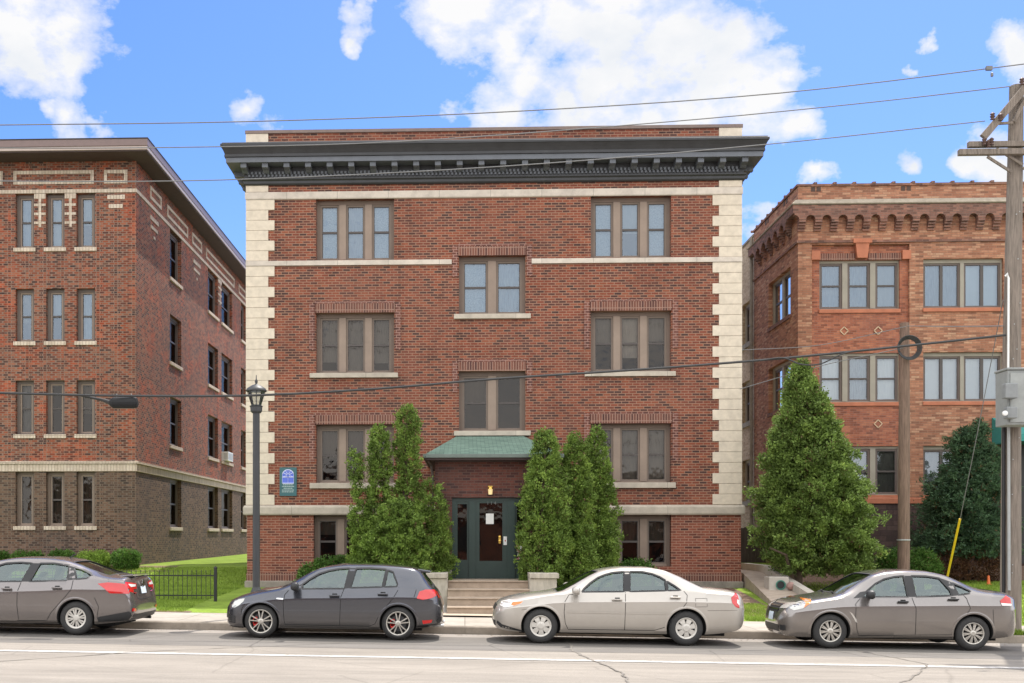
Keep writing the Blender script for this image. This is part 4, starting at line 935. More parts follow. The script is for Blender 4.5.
# concrete headwall with green pipe
YH=31.3; hx0,hx1=SX(769,YH),SX(789,YH); hz1=SZ(577,YH,8); hz0=.2
s=MB(); s.box(hx0,hx1,YH,YH+.5,hz0,hz1); s.add([(hx0,YH-.9,.3),(hx1+.3,YH-.9,.3),(hx1+.3,YH-.003,hz0+.28),(hx0,YH-.003,hz0+.28),(hx0,YH-.9,.1),(hx1+.3,YH-.9,.1),(hx1+.3,YH-.003,.1),(hx0,YH-.003,.1)],[(0,1,2,3),(4,5,1,0),(5,6,2,1),(7,4,0,3)])
hw=s.build('drain_headwall',M_conc,None,bevel=.02); tag(hw,'small concrete drain block with a green pipe mouth, below the big cedar','drain')
cx,cz=SX(780.5,YH),SZ(585,YH,8)
s=MB(); s.lathe([(.12,.0),(.135,-.03),(.105,-.03),(.10,.0)],(cx,YH-.004,cz),'y',20); s.build('pipe',simple('green_plastic_pipe',(.04,.16,.12),.4),hw)
s=MB(); s.lathe([(0,-.006),(.10,-.006)],(cx,YH,cz),'y',20); s.build('pipe_mouth',M_black,hw)
xb_,zb_=SX(791.5,YH-.1),SZ(586,YH-.1,8)
s=MB(); s.lathe([(0,-.12),(.07,-.10),(.11,-.03),(.11,.04),(.06,.11),(0,.12)],(xb_,YH-.05,zb_),'y',16); o=s.build('stone',simple('pinkish_stone',(.36,.22,.19),.9,var=.3),None,smooth=True); tag(o,'round pinkish stone right of the concrete drain block','stone')
# wooden fence in the gap
fn=empty('board_fence',(9.2,46,1.1)); tag(fn,'dark wooden board fence closing the gap between centre and right blocks','fence')
s=MB(); x=XR+.05; i=0
yf2=42.0
while x<XRC+.2:
    s.box(x,x+.13,yf2+(i%2)*.015,yf2+.025+(i%2)*.015,1.0,SZ(528,yf2,9)+.03*(i%3==0)); x+=.135; i+=1
s.build('boards',simple('dark_weathered_boards',(.075,.058,.05),.95,var=.35,scale=3,stretch=(4,4,.4)),fn)
s=MB(); s.box(XR+.05,XRC+.2,yf2+.045,yf2+.09,1.5,1.6); s.box(XR+.05,XRC+.2,yf2+.045,yf2+.09,2.1,2.2); s.build('rail',M_wood,fn); adopt(fn)

# ---- iron fence
YF=28.6
fe=empty('iron_fence',(SX(216,YF),YF,hl(-7,YF))); tag(fe,'low black iron picket fence on the lawn left of the lamp post','fence')
zg=hl(-8,YF); x1=SX(215.5,YF); ztop_=SZ(569.5,YF,-6)
s=MB(); s.box(x1-.035,x1+.035,YF-.035,YF+.035,zg-.05,ztop_+.02); s.lathe([(.05,0),(.05,.03),(0,.07)],(x1,YF,ztop_+.02),'z',8); s.build('post',M_black,fe)
s=MB(); 
for z in (SZ(575.5,YF,-7),zg+.13): s.box(x1-5.6,x1-.036,YF-.012,YF+.012,z-.015,z+.015)
s.build('rail',M_black,fe)
for i in range(1,46):
    x=x1-i*.118; s=MB(); s.tube([(x,YF-.018,zg+.04),(x,YF-.018,ztop_-.05)],.0085,5); s.tube([(x,YF-.018,ztop_-.05),(x,YF-.018,ztop_)],[.014,.001],5)
    s.build('picket',M_black,fe)
s=MB(); s.box(x1-5.3,x1-5.23,YF-.035,YF+.035,zg-.05,ztop_+.02); s.build('post',M_black,fe)
adopt(fe)

# ---- street lamp
YS_=25.3; xs_=SX(256.3,YS_)
lp=empty('street_lamp',(xs_,YS_,zr(xs_)+.15)); tag(lp,'dark post-top lantern on a tall round pole in front of the left quoins','street lamp')
gz=zr(xs_)+.15; zt_=lambda y: SZ(y,YS_,xs_)
M_lamp=simple('charcoal_painted_pole',(.035,.037,.04),.5,var=.15,scale=3)
s=MB(); zq=zt_(409.5)
s.lathe([(.18,0),(.18,.06),(.14,.12),(.13,.55),(.10,.62),(.082,.66),(.076,zq-gz-.03),(.11,zq-gz-.03),(.11,zq-gz)],(xs_,YS_,gz),'z',20); s.build('pole',M_lamp,lp,smooth=False)
s=MB(); z0=zt_(413); z1=zt_(401.5)
s.lathe([(.0,0),(.10,.02),(.13,.06),(.135,.15),(.15,.17),(.10,.20),(0,.20)],(xs_,YS_,z0-.02),'z',16); s.build('lantern_base',M_lamp,lp)
zb_=z0+.17; ztp_=zt_(391.5)
s=MB()
for k in range(8):
    t=2*math.pi*k/8+.2; s.tube([(xs_+.10*math.cos(t),YS_+.10*math.sin(t),zb_),(xs_+.195*math.cos(t),YS_+.195*math.sin(t),ztp_)],.009,5)
s.build('lantern_cage',M_lamp,lp)
s=MB(); s.lathe([(.095,zb_),(.185,ztp_)],(xs_,YS_,0),'z',16); s.build('lantern_glass',glassmat('lantern_glass',.12,(.85,.85,.8)),lp)
s=MB(); s.lathe([(0,ztp_-.01),(.23,ztp_),(.235,ztp_+.02),(.20,ztp_+.07),(.10,ztp_+.135),(.035,ztp_+.16),(.02,ztp_+.18),(.035,ztp_+.21),(.03,ztp_+.25),(.012,ztp_+.27),(.008,ztp_+.36),(0,ztp_+.37)],(xs_,YS_,0),'z',20); s.build('lantern_cap',M_lamp,lp,smooth=True)
adopt(lp)

# ---- utility poles
YPo=24.05; xp=SX(1011.5,YPo); zp=lambda y,Y=YPo: SZ(y,Y,11.5)
up=empty('utility_pole',(xp,YPo,zr(xp)+.15)); tag(up,'tall grey weathered utility pole with crossarms and metal cabinet at the right edge','utility pole')
s=MB(); s.tube([(xp-.02,YPo,zr(xp)-.1),(xp,YPo,5.5),(xp+.10,YPo,zp(86))],[.205,.175,.135],16); s.build('pole_shaft',M_wood,up)
s=MB(); s.box(SX(963,YPo),xp+1.4,YPo-.28,YPo-.17,zp(150.5),zp(145)); s.build('crossarm',M_wood,up,bevel=.01)
s=MB(); s.box(SX(953,YPo),xp+1.5,YPo-.32,YPo-.20,zp(158.8),zp(153)); s.build('crossarm',M_wood,up,bevel=.01)
s=MB(); s.beam((SX(977,YPo),YPo-.28,zp(141.5)),(SX(1030,YPo),YPo-.28,zp(80)),.09,.14); s.build('diagonal_arm',M_wood,up)
s=MB(); s.beam((SX(1009,YPo),YPo-.2,zp(125)),(SX(1030,YPo),YPo-.2,zp(84)),.05,.07); s.beam((SX(990,YPo),YPo-.24,zp(127.5)),(SX(1008,YPo),YPo-.2,zp(126)),.04,.05); s.build('brace',M_wood,up)
for a,b in (((982,160),(1007,175)),((991,152),(1018,168)),((1036,160),(1018,172))):
    s=MB(); s.beam((SX(a[0],YPo),YPo-.24,zp(a[1])),(SX(b[0],YPo),YPo-.2,zp(b[1])),.035,.05); s.build('brace',M_galv if 0 else M_wood,up)
M_ins=simple('brown_insulator',(.10,.06,.05),.3,var=.2)
for x,y,zz_ in ((977,146,0),(981,148,0),(984,146,0),(985,121,.0),(1014,87,0),(993,122,0)):
    s=MB(); s.lathe([(0,-.09),(.05,-.08),(.03,-.05),(.055,-.02),(.03,.0),(.05,.03),(.02,.06),(0,.07)],(SX(x,YPo),YPo-.34,zp(y)),'z',10); s.build('insulator',M_ins,up)
# conduits, cabinet and boxes
s=MB(); s.tube([(SX(1004.5,YPo),YPo-.16,zp(376)),(SX(1004.5,YPo),YPo-.18,zp(280)),(SX(1003,YPo),YPo-.18,zp(275)),(SX(1001.5,YPo),YPo-.17,zp(278))],.022,8); s.build('conduit',M_white,up)
s=MB(); s.tube([(SX(1001.3,YPo),YPo-.1,zr(xp)+.1),(SX(1001.3,YPo),YPo-.1,zp(418))],.035,8); s.build('conduit',M_black,up)
s=MB(); s.tube([(SX(1005,YPo),YPo-.18,zp(590)),(SX(1004.5,YPo),YPo-.18,zp(418))],.03,8); s.build('conduit',M_galv,up)
s=MB(); s.box(SX(1004,YPo-.6),SX(1036,YPo-.6),YPo-.75,YPo-.22,zp(425.5,YPo-.6),zp(371,YPo-.6)); s.box(SX(1003,YPo-.6),SX(1037,YPo-.6),YPo-.78,YPo-.2,zp(371,YPo-.6)+.003,zp(369.5,YPo-.6)+.02)
cb=s.build('cabinet',simple('dull_grey_cabinet',(.25,.26,.25),.55),up,bevel=.015)
s=MB(); s.box(SX(1006.5,YPo-.6),SX(1033,YPo-.6),YPo-.775,YPo-.752,zp(423,YPo-.6),zp(374,YPo-.6)); s.build('cabinet_door',simple('pale_grey_cabinet_door',(.30,.31,.295),.5),up,bevel=.004)
for y0,y1,x0,x1_ in ((384,399,1001.5,1014),(407.5,419,1003,1013.5)):
    s=MB(); s.box(SX(x0,YPo-.8),SX(x1_,YPo-.8),YPo-.98,YPo-.79,zp(y1,YPo-.8),zp(y0,YPo-.8)); s.build('meter_box',simple('grey_meter_box',(.22,.23,.23),.5),up,bevel=.02)
s=MB(); s.lathe([(0,-.05),(.05,-.04),(.05,0)],(SX(1005,YPo-1),YPo-.98,zp(413,YPo-1)),'y',12); s.build('meter',M_white,up)
random.seed(2); s=MB()
for i in range(16):
    z=random.uniform(1,9); t=random.uniform(-.5,.5); s.lathe([(0,-.012),(.012,-.01),(.012,0)],(xp+.17*math.sin(t),YPo-.19,z),'y',6)
s.build('nail',M_galv,up); adopt(up)

YQ=32.5; xq=SX(903.5,YQ); zq_=lambda y: SZ(y,YQ,12)
u2=empty('utility_pole',(xq,YQ,hl(xq,YQ))); tag(u2,'shorter reddish-brown utility pole with a coil of black cable, standing behind the grey sedan','utility pole')
s=MB(); s.tube([(xq,YQ,hl(xq,YQ)-.2),(xq+.02,YQ,zq_(430)),(xq+.03,YQ,zq_(323))],[.165,.15,.125],14); s.build('pole_shaft',M_wood2,u2)
s=MB(); s.lathe([(.175,-.02),(.18,0),(.175,.02)],(xq,YQ,zq_(540)),'z',14); s.build('band',M_galv,u2)
adopt(u2)
s=MB(); cxx,czz=SX(909.5,YQ-.3),zq_(349.5)
for k in range(5):
    pts=[]; r0=.25+.02*k
    for j in range(25):
        t=2*math.pi*j/24; pts.append((cxx+r0*math.cos(t),YQ-.22-.025*k,czz+r0*1.02*math.sin(t)))
    s.tube(pts,.014,6,cap=False)
o=s.build('cable_coil',M_cable); tag(o,'coil of black cable hanging on the reddish-brown pole','cable coil')

# ---- wires
def wire(name,pts,r,mat,label,cat='wire',group=None,seg=30):
    """pts: (pixel bearing x, y, distance) survey points, threaded by a smooth curve"""
    P3=[Vector((SX(x,Y),Y,SZ(y,Y,SX(x,Y)))) for x,y,Y in pts]
    out=[]
    n=len(P3)
    for i in range(n-1):
        p0=P3[max(i-1,0)]; p1=P3[i]; p2=P3[i+1]; p3=P3[min(i+2,n-1)]
        if i==0: p0=p1*2-p2
        if i==n-2: p3=p2*2-p1
        m=max(2,seg//(n-1))
        for k in range(m):
            t=k/m; out.append(.5*((2*p1)+(-p0+p2)*t+(2*p0-5*p1+4*p2-p3)*t*t+(-p0+3*p1-3*p2+p3)*t**3))
    out.append(P3[-1]); s=MB(); s.tube(out,r,6); o=s.build(name,mat); tag(o,label,cat,group); return o
Yw=23.75
wire('overhead_wire',[(-160,127,23),(0,125,23),(250,121.5,23.2),(512,111.5,23.4),(780,93,23.6),(1024,64,23.8),(1100,54,23.9)],.012,M_wire,'topmost thin grey wire crossing the sky and the big cloud')
wire('overhead_wire',[(-160,145,23.2),(0,148,23.3),(200,147,23.4),(400,141.5,23.5),(662,122.3,23.6),(850,104.5,23.7),(1014,86,Yw)],.011,M_wire,'thin wire crossing the top of the centre cornice up to the pole top')
wire('overhead_wire',[(-160,178,23.2),(0,181,23.3),(220,180,23.4),(500,166.5,23.5),(760,145,23.6),(985,121,Yw)],.011,M_wire,'thin wire crossing the dentils of the centre cornice, lowest of the three bare wires')
wire('overhead_cable',[(-160,390,23),(0,393,23),(110,395.6,23.1),(250,395.5,23.3),(380,388.5,23.5),(500,378.5,23.6),(640,369.5,23.7),(780,358.5,23.8),(905,346,23.85),(1006,335,23.9)],.026,M_cable,'thick black cable bundle crossing all three blocks below the third floor','cable')
wire('overhead_wire',[(740,389,33.4),(820,366,33),(903,348,32.3)],.012,M_wire,'thin service wire from the centre block to the cable coil')
wire('overhead_wire',[(760,360.5,23.75),(783,357.8,23.75),(800,364,23.75),(820,364,23.75),(845,353,23.75),(870,349.5,23.8)],.016,M_cable,'sagging black loop hanging under the thick cable left of the coil','cable')
wire('overhead_wire',[(742,350,33.3),(820,345,33),(906,326.5,32.3)],.01,M_wire,'faint wire rising to the top of the reddish-brown pole')
wire('overhead_wire',[(907,326,32.3),(955,326.5,28),(1003,326,24.0)],.012,M_wire,'pale wire running level between the two wooden poles')
gx=wire('guy_wire',[(1003,300,24.0),(990,368,25.2),(975,445,26.4),(960,520,27.7)],.009,M_wire,'thin guy wire slanting down in front of the dark yew','guy wire')
YG1,YG2=27.7,30.0
p1=(SX(960,YG1),YG1,SZ(519,YG1,12)); p2=(SX(944.5,YG2),YG2,SZ(582,YG2,12)-.2)
s=MB(); s.tube([p1,p2],.027,10); o=s.build('guy_guard',M_yellow); tag(o,'yellow plastic guard around the foot of the guy wire','guy guard')
s=MB(); Yh=23.2; hx=SX(124,Yh); hz=SZ(402.7,Yh,-7)
s.lathe([(0,-.29),(.07,-.285),(.115,-.22),(.12,.2),(.10,.27),(.05,.285),(0,.285)],(hx,Yh,hz),'x',16)
o=s.build('splice_case',simple('dull_black_case',(.008,.008,.009),.75),smooth=False); tag(o,'black cylindrical splice case hanging under the thick cable at left','splice case')
s=MB(); s.tube([(hx-.28,Yh,hz),(hx-.45,Yh,hz+.06),(hx-.95,Yh-.02,hz+.16)],[.05,.03,.018],8); s.build('cable_tail',M_cable,o)
s=MB(); s.tube([(hx-.15,Yh,hz+.1),(hx-.15,Yh,hz+.18)],.01); s.tube([(hx+.15,Yh,hz+.1),(hx+.15,Yh,hz+.18)],.01); s.build('hanger',M_galv,o)
s=MB(); xx,Yx=SX(989,23.7),23.7; zz2=SZ(69,Yx,11); s.box(xx-.06,xx+.06,Yx-.03,Yx+.03,zz2-.02,zz2+.06); s.lathe([(0,-.16),(.03,-.14),(.03,-.08),(0,-.06)],(xx+.06,Yx,zz2),'z',8); o=s.build('wire_clamp',M_wire); tag(o,'small grey clamp on the topmost wire near the pole','wire clamp')
# orange marker flag
Yo=34.2; xo=SX(988.5,Yo); zo=hl(xo,Yo)
s=MB(); s.lathe([(.09,0),(.09,.02),(.05,.03),(.03,.26),(.0,.28)],(xo,Yo,zo),'z',14); o=s.build('marker_cone',simple('orange_plastic',(.75,.16,.04),.5)); tag(o,'little orange marker cone on the lawn beside the tall pole','cone')

# ---- houses opposite, behind the camera, seen only in reflections
op=empty('apartment_building',(0,-14,0)); tag(op,'brick building across the street, seen only as reflections in glass','apartment building')
for x0,x1 in ((-34,34),):
    s=MB(); s.box(x0,x1,-24,-13,-.2,6.5); s.build('wall',M_brick,op)
    s=MB(); s.box(x0-.1,x1+.1,-12.99,-12.8,3.2,3.7); s.box(x0-.2,x1+.2,-12.99,-12.6,6.2,6.7); s.build('belt_course',M_cream,op)
    k=x0+1.5
    while k<x1-2: 
        s=MB(); s.box(k,k+1.4,-12.99,-12.95,1.0,2.8); s.box(k,k+1.4,-12.99,-12.95,4.1,5.8); s.build('window',M_room,op); k+=3.2
adopt(op)
# ================================================================== VEGETATION
import numpy as np
def leafmat(name, c0, c1, c2):
    m,nt,b=newmat(name)
    at=N(nt,'ShaderNodeAttribute'); at.attribute_name='tone'
    r=ramp(nt,at.outputs['Fac'],[(0,c0),(.5,c1),(1,c2)])
    nt.links.new(r.outputs[0],b.inputs['Base Color']); b.inputs['Roughness'].default_value=.6; b.inputs['Specular IOR Level'].default_value=.25
    tr=N(nt,'ShaderNodeBsdfTranslucent'); nt.links.new(r.outputs[0],tr.inputs[0]); mx=N(nt,'ShaderNodeMixShader'); mx.inputs[0].default_value=.3
    out=nt.nodes['Material Output']; nt.links.new(b.outputs[0],mx.inputs[1]); nt.links.new(tr.outputs[0],mx.inputs[2]); nt.links.new(mx.outputs[0],out.inputs[0]); return m
def leaves(name, centers, normals, tones, per, spread, L, Wd, mat, parent, seed=0, droop=0, up=.35):
    """little sprays: 'per' leaf blades round every clump centre"""
    rg=np.random.default_rng(seed); n=len(centers); M=n*per
    C=np.repeat(centers,per,0); Nn=np.repeat(normals,per,0); T=np.repeat(tones,per)
    off=rg.normal(0,1,(M,3))*spread; P=C+off
    d=Nn*1.0+rg.normal(0,.75,(M,3)); d[:,2]+=up-droop; d/=np.linalg.norm(d,axis=1)[:,None]
    a=np.cross(d,rg.normal(0,1,(M,3))); a/=np.linalg.norm(a,axis=1)[:,None]
    l=L*rg.uniform(.45,1.6,(M,1)); w_=Wd*rg.uniform(.6,1.3,(M,1))
    v0=P-d*l*.4; v1=P+a*w_; v2=P+d*l*.6; v3=P-a*w_
    V=np.stack([v0,v1,v2,v3],1).reshape(-1,3)
    me=bpy.data.meshes.new(name); me.vertices.add(4*M); me.vertices.foreach_set('co',V.ravel())
    me.loops.add(4*M); me.loops.foreach_set('vertex_index',np.arange(4*M,dtype=np.int32))
    me.polygons.add(M); me.polygons.foreach_set('loop_start',np.arange(0,4*M,4,dtype=np.int32))
    me.update(calc_edges=True)
    at=me.attributes.new('tone','FLOAT','POINT'); tt=np.clip(np.repeat(T+rg.normal(0,.10,M),4),0,1); at.data.foreach_set('value',tt.astype(np.float32))
    me.materials.append(mat); o=bpy.data.objects.new(name,me); col.objects.link(o); o.parent=parent; return o
def spindle(base, top, R0, prof, n, rg, lump=.18, fill=.35, lf=3.0):
    """clump centres over a spindle-shaped crown; prof: list (t,r) with t 0 bottom..1 top"""
    base=np.array(base); top=np.array(top); ts=np.array([p[0] for p in prof]); rs=np.array([p[1] for p in prof])
    # sample t by radius
    t=rg.uniform(0,1,n*4); r=np.interp(t,ts,rs); keep=rg.uniform(0,rs.max(),n*4)<r+.05; t=t[keep][:n]; n=len(t)
    a=rg.uniform(0,2*np.pi,n); r=np.interp(t,ts,rs)*R0
    ph=rg.uniform(0,6.28,6)
    H=np.linalg.norm(top-base)
    lum=1+lump*(np.sin(lf*a+ph[0]+5*t*H*.6)*np.sin(4.3*t*H+ph[1])+.7*np.sin(5*a+ph[2]-7*t*H)+.5*np.sin(9*a+ph[3]+11*t*H))
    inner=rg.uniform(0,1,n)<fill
    rr=r*lum*np.where(inner,rg.uniform(.3,.85,n),rg.uniform(.88,1.06,n))
    P=base+(top-base)*t[:,None]; P[:,0]+=rr*np.cos(a); P[:,1]+=rr*np.sin(a)
    Nn=np.stack([np.cos(a),np.sin(a),np.full(n,.35)],1)
    # tones: irregular random patches, inner clumps darker, outer tips lighter
    pn=np.sin(P[:,0]*5.1+ph[4])*np.sin(P[:,2]*4.7+ph[5])*.5+rg.normal(0,.34,n)
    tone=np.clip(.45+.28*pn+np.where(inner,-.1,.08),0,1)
    return P,Nn,tone
def shrub(name,label,cat,loc,parts,mat,per,spread,L,Wd,seed,trunk=None,limbs=(),group=None,up=.35,droop=0,barkm=None,brown=.16):
    rg=np.random.default_rng(seed); e=empty(name,loc); tag(e,label,cat,group)
    A=[];B_=[];T=[]
    for (base,top,R0,prof,n,kw_) in parts:
        p,nn,tn=spindle(base,top,R0,prof,n,rg,**kw_); A.append(p);B_.append(nn);T.append(tn)
    if brown:
        a_=np.concatenate(A); k_=rg.uniform(0,1,len(a_))<brown; cen=a_.mean(0); q_=a_[k_].copy(); q_[:,0]+= (cen[0]-q_[:,0])*.10; q_[:,1]+=(cen[1]-q_[:,1])*.10
        leaves('dead_foliage',q_,np.concatenate(B_)[k_],rg.uniform(.2,.9,len(q_)),max(5,per//3),spread*1.2,L,Wd*.8,M_dead,e,seed+500,up=up)
    leaves('foliage',np.concatenate(A),np.concatenate(B_),np.concatenate(T),per,spread,L,Wd,mat,e,seed,up=up,droop=droop)
    if trunk:
        s=MB()
        for pts,rs in trunk: s.tube(pts,rs,8)
        s.build('trunk',barkm or M_bark,e)
    adopt(e); return e
M_dead=leafmat('dead_foliage',(.07,.045,.025),(.13,.085,.045),(.20,.14,.07))
M_arb=leafmat('arborvitae_leaf',(.06,.085,.022),(.15,.235,.045),(.36,.49,.10))
M_ced=leafmat('cedar_leaf',(.055,.075,.024),(.135,.205,.046),(.31,.43,.10))
M_yew=leafmat('yew_leaf',(.03,.055,.033),(.065,.12,.06),(.13,.22,.10))
M_rust=leafmat('rusty_leaf',(.05,.03,.015),(.12,.055,.03),(.20,.10,.05))
M_box=leafmat('box_leaf',(.04,.08,.02),(.08,.17,.03),(.17,.29,.06))
M_boxy=leafmat('pale_box_leaf',(.12,.20,.03),(.24,.36,.06),(.36,.48,.10))
PF=[(0,.45),(.06,.85),(.25,1),(.55,.92),(.8,.66),(.93,.4),(1,.12)]
PF2=[(0,.5),(.1,.9),(.35,1),(.7,.9),(.88,.68),(.96,.4),(1,.15)]
def at3(x,y,Y): return (SX(x,Y),Y,SZ(y,Y,SX(x,Y)))
def px(r,Y): return r*Y/FPX
# left arborvitae clump
Y=29.65; gz=hl(-1.8,Y)
def P0(x,Y,g=None): X=SX(x,Y); return (X,Y,hl(X,Y)+.05)
kw1=dict(lump=.22,fill=.16)
shrub('arborvitae','ragged many-stemmed arborvitae left of the entrance, with a gap between its two tops','shrub',P0(402,Y),
 [(P0(411,Y),at3(407,405,Y),px(29,Y),[(0,.8),(.1,1.15),(.3,1.15),(.42,.85),(.52,.45),(.62,.36),(.8,.40),(.95,.3),(1,.1)],1250,kw1),
  (P0(380,Y-.2),at3(379,424,Y-.2),px(23,Y),[(0,.8),(.1,1.1),(.35,1.0),(.52,.55),(.65,.40),(.8,.42),(.95,.3),(1,.1)],950,kw1),
  (P0(368,Y-.3),at3(355,449,Y-.3),px(15,Y),[(0,.6),(.2,1),(.6,.6),(.75,.3),(.9,.55),(1,.2)],330,kw1),
  (P0(431,Y-.1),at3(431,478,Y-.1),px(20,Y),PF,480,kw1),
  (P0(398,Y-.6),at3(398,498,Y-.6),px(32,Y),PF,680,kw1)],
 M_arb,34,.042,.058,.018,11,trunk=[([P0(402,Y),at3(406,470,Y),at3(407,415,Y)],[.09,.06,.02]),([P0(390,Y-.1),at3(384,490,Y),at3(386,432,Y)],[.07,.05,.02])])
# three columns right of the entrance
for (x0,xt,yt,r,Yq,seed,lab,n) in ((541,546,430,20,29.3,21,'green columnar arborvitae next to the entrance door, leftmost of three',1050),
                        (570,575.5,434,19,30.2,22,'middle one of three columnar arborvitae right of the entrance',1150),
                        (595,596.5,428,18,31.2,23,'rightmost of three columnar arborvitae, in front of the window',1100)):
    extra=[]
    prof=[(0,.7),(.08,1.0),(.3,1.08),(.6,.95),(.78,.66),(.92,.5),(.98,.3),(1,.1)]
    if seed!=21: extra=[(P0(x0+2,Yq-.3),at3(x0,515,Yq-.3),px(r,Yq),[(0,1),(.5,1),(.9,.7),(1,.3)],700,kw1)]
    b0=P0(x0,Yq)
    if seed==21: b0=(b0[0],b0[1],b0[2]+.55)
    shrub('arborvitae',lab,'shrub',P0(x0,Yq),[(b0,at3(xt,yt,Yq),px(r,Yq),prof,n,kw1)]+extra,M_arb,34,.044,.06,.019,seed,
          trunk=[([P0(x0+3,Yq),at3(x0,520,Yq),at3(xt,yt+12,Yq)],[.08,.05,.02])])
# big cedar at right of the block
Y=32.6
ck=dict(lump=.26,fill=.22,lf=4.0)
shrub('cedar_tree','big broad cedar with a leaning top between the centre and right blocks','tree',P0(815,Y),
 [((SX(820,Y),Y,1.0),at3(800,361,Y),px(45,Y),[(0,.72),(.08,.93),(.2,1.0),(.4,.92),(.6,.68),(.78,.45),(.9,.25),(.97,.13),(1,.04)],3600,ck),
  ((SX(793,Y),Y-.4,1.2),at3(775,432,Y-.4),px(15,Y),[(0,.6),(.3,1),(.6,.75),(.85,.5),(1,.15)],600,ck),
  ((SX(845,Y),Y-.3,1.1),at3(832,425,Y-.3),px(19,Y),[(0,.8),(.3,1),(.6,.75),(.85,.45),(1,.12)],700,ck)],
 M_ced,32,.058,.074,.024,31,trunk=[([P0(798,Y-.3),at3(800,500,Y),at3(798,430,Y),at3(800,370,Y)],[.12,.09,.05,.02]),([P0(796,Y-.3),at3(786,555,Y-.8),at3(770,548,Y-1)],[.06,.04,.02]),([at3(800,550,Y),at3(826,520,Y-.6),at3(845,500,Y-.8)],[.06,.04,.02])])
# dark yew
Y=35.4
yk=dict(lump=.28,fill=.45,lf=3.0)
rg=random.Random(4); tiers=[]
for i in range(17):
    t=i/16; yy=548-t*118; half=(1-t)**.6*38+11; xm=966+rg.uniform(-7,7)+4*t
    base=at3(xm,yy+9,Y); top=at3(xm+rg.uniform(-6,6),yy-9,Y)
    tiers.append((base,top,px(half,Y),[(0,.45),(.3,1),(.6,.75),(1,.15)],int(160+260*(1-t)),dict(lump=.25,fill=.5,lf=3.0)))
for i in range(9):
    xm=rg.uniform(930,1000); yy=rg.uniform(455,540); tiers.append((at3(xm,yy+12,Y-.3),at3(xm+3,yy-12,Y-.3),px(rg.uniform(14,22),Y),PF,150,dict(lump=.3,fill=.4)))
shrub('yew','dark green ragged yew against the orange brick between the two wooden poles','shrub',P0(966,Y),tiers,M_yew,14,.05,.10,.02,41,up=.15,
  trunk=[([P0(966,Y),at3(966,500,Y),at3(968,440,Y)],[.1,.07,.02])])
# rusty undergrowth and juniper
Y=34.9
for x0,r,h,seed in ((948,15,24,51),(972,18,20,52),(993,13,24,53)):
    shrub('barberry',{51:'rusty brown barberry at the foot of the yew, nearest the guy guard',52:'low brown barberry under the middle of the yew',53:'brown barberry under the yew, beside the tall pole'}[seed],'shrub',P0(x0,Y),
      [(P0(x0,Y),at3(x0+2,566-h,Y),px(r,Y),[(0,.7),(.4,1),(.8,.7),(1,.2)],260,dict(lump=.3,fill=.5))],M_rust,12,.05,.05,.018,seed)
Y=34.2
shrub('juniper','low spreading green juniper around the foot of the reddish-brown pole','shrub',P0(905,Y),
   [(P0(x0,Y),at3(x0,yt,Y),px(r,Y),[(0,.7),(.4,1),(.8,.7),(1,.2)],330,dict(lump=.3,fill=.4)) for x0,yt,r in ((885,550,14),(900,548,15),(918,549,15),(929,553,9))],M_box,12,.05,.09,.015,61,up=.3)
# clipped hedges in front of the left block
for x0,x1,yt,yb,m,seed,lab in ((113,139.5,550.5,570,M_box,71,'round clipped dark green shrub at the corner of the left block'),
      (79,110,551.5,572,M_boxy,72,'yellow-green clipped shrub second from the corner of the left block'),
      (50,75,551.5,570,M_box,73,'low dark clipped shrub behind the leftmost car roof, left of the yellow-green one'),
      (12,43,552,570,M_box,74,'wide low dark clipped hedge behind the front window of the leftmost car'),(-14,8,552,570,M_box,75,'dark clipped hedge cut by the left edge of the picture')):
    Yh=36.8; xm=(x0+x1)/2; r=(x1-x0)/2
    b0=P0(xm,Yh); 
    shrub('clipped_shrub',lab,'shrub',b0,[((b0[0],b0[1],b0[2]-.02),at3(xm,yt,Yh),px(r,Yh)*.97,[(0,.75),(.3,.98),(.7,1),(.9,.82),(1,.5)],620,dict(lump=.04,fill=.25))],m,12,.04,.045,.02,seed)
    s=MB(); 
# low plants in front of the basement windows
for x0,x1,yt,seed,lab in ((304,350,558,81,'low dark spreading bush under the left basement window behind the dark hatchback'),(612,650,561,82,'low green bush under the right basement window behind the silver sedan')):
    Yh=32.6; xm=(x0+x1)/2; r=(x1-x0)/2; b0=P0(xm,Yh)
    shrub('low_bush',lab,'shrub',b0,[(P0(x,Yh),at3(x,yt+dy,Yh),px(13,Yh),[(0,.9),(.5,1),(.85,.8),(1,.3)],330,dict(lump=.12,fill=.3)) for x,dy in ((x0+9,6),(xm,0),(x1-9,-1))],M_box,12,.05,.06,.024,seed)
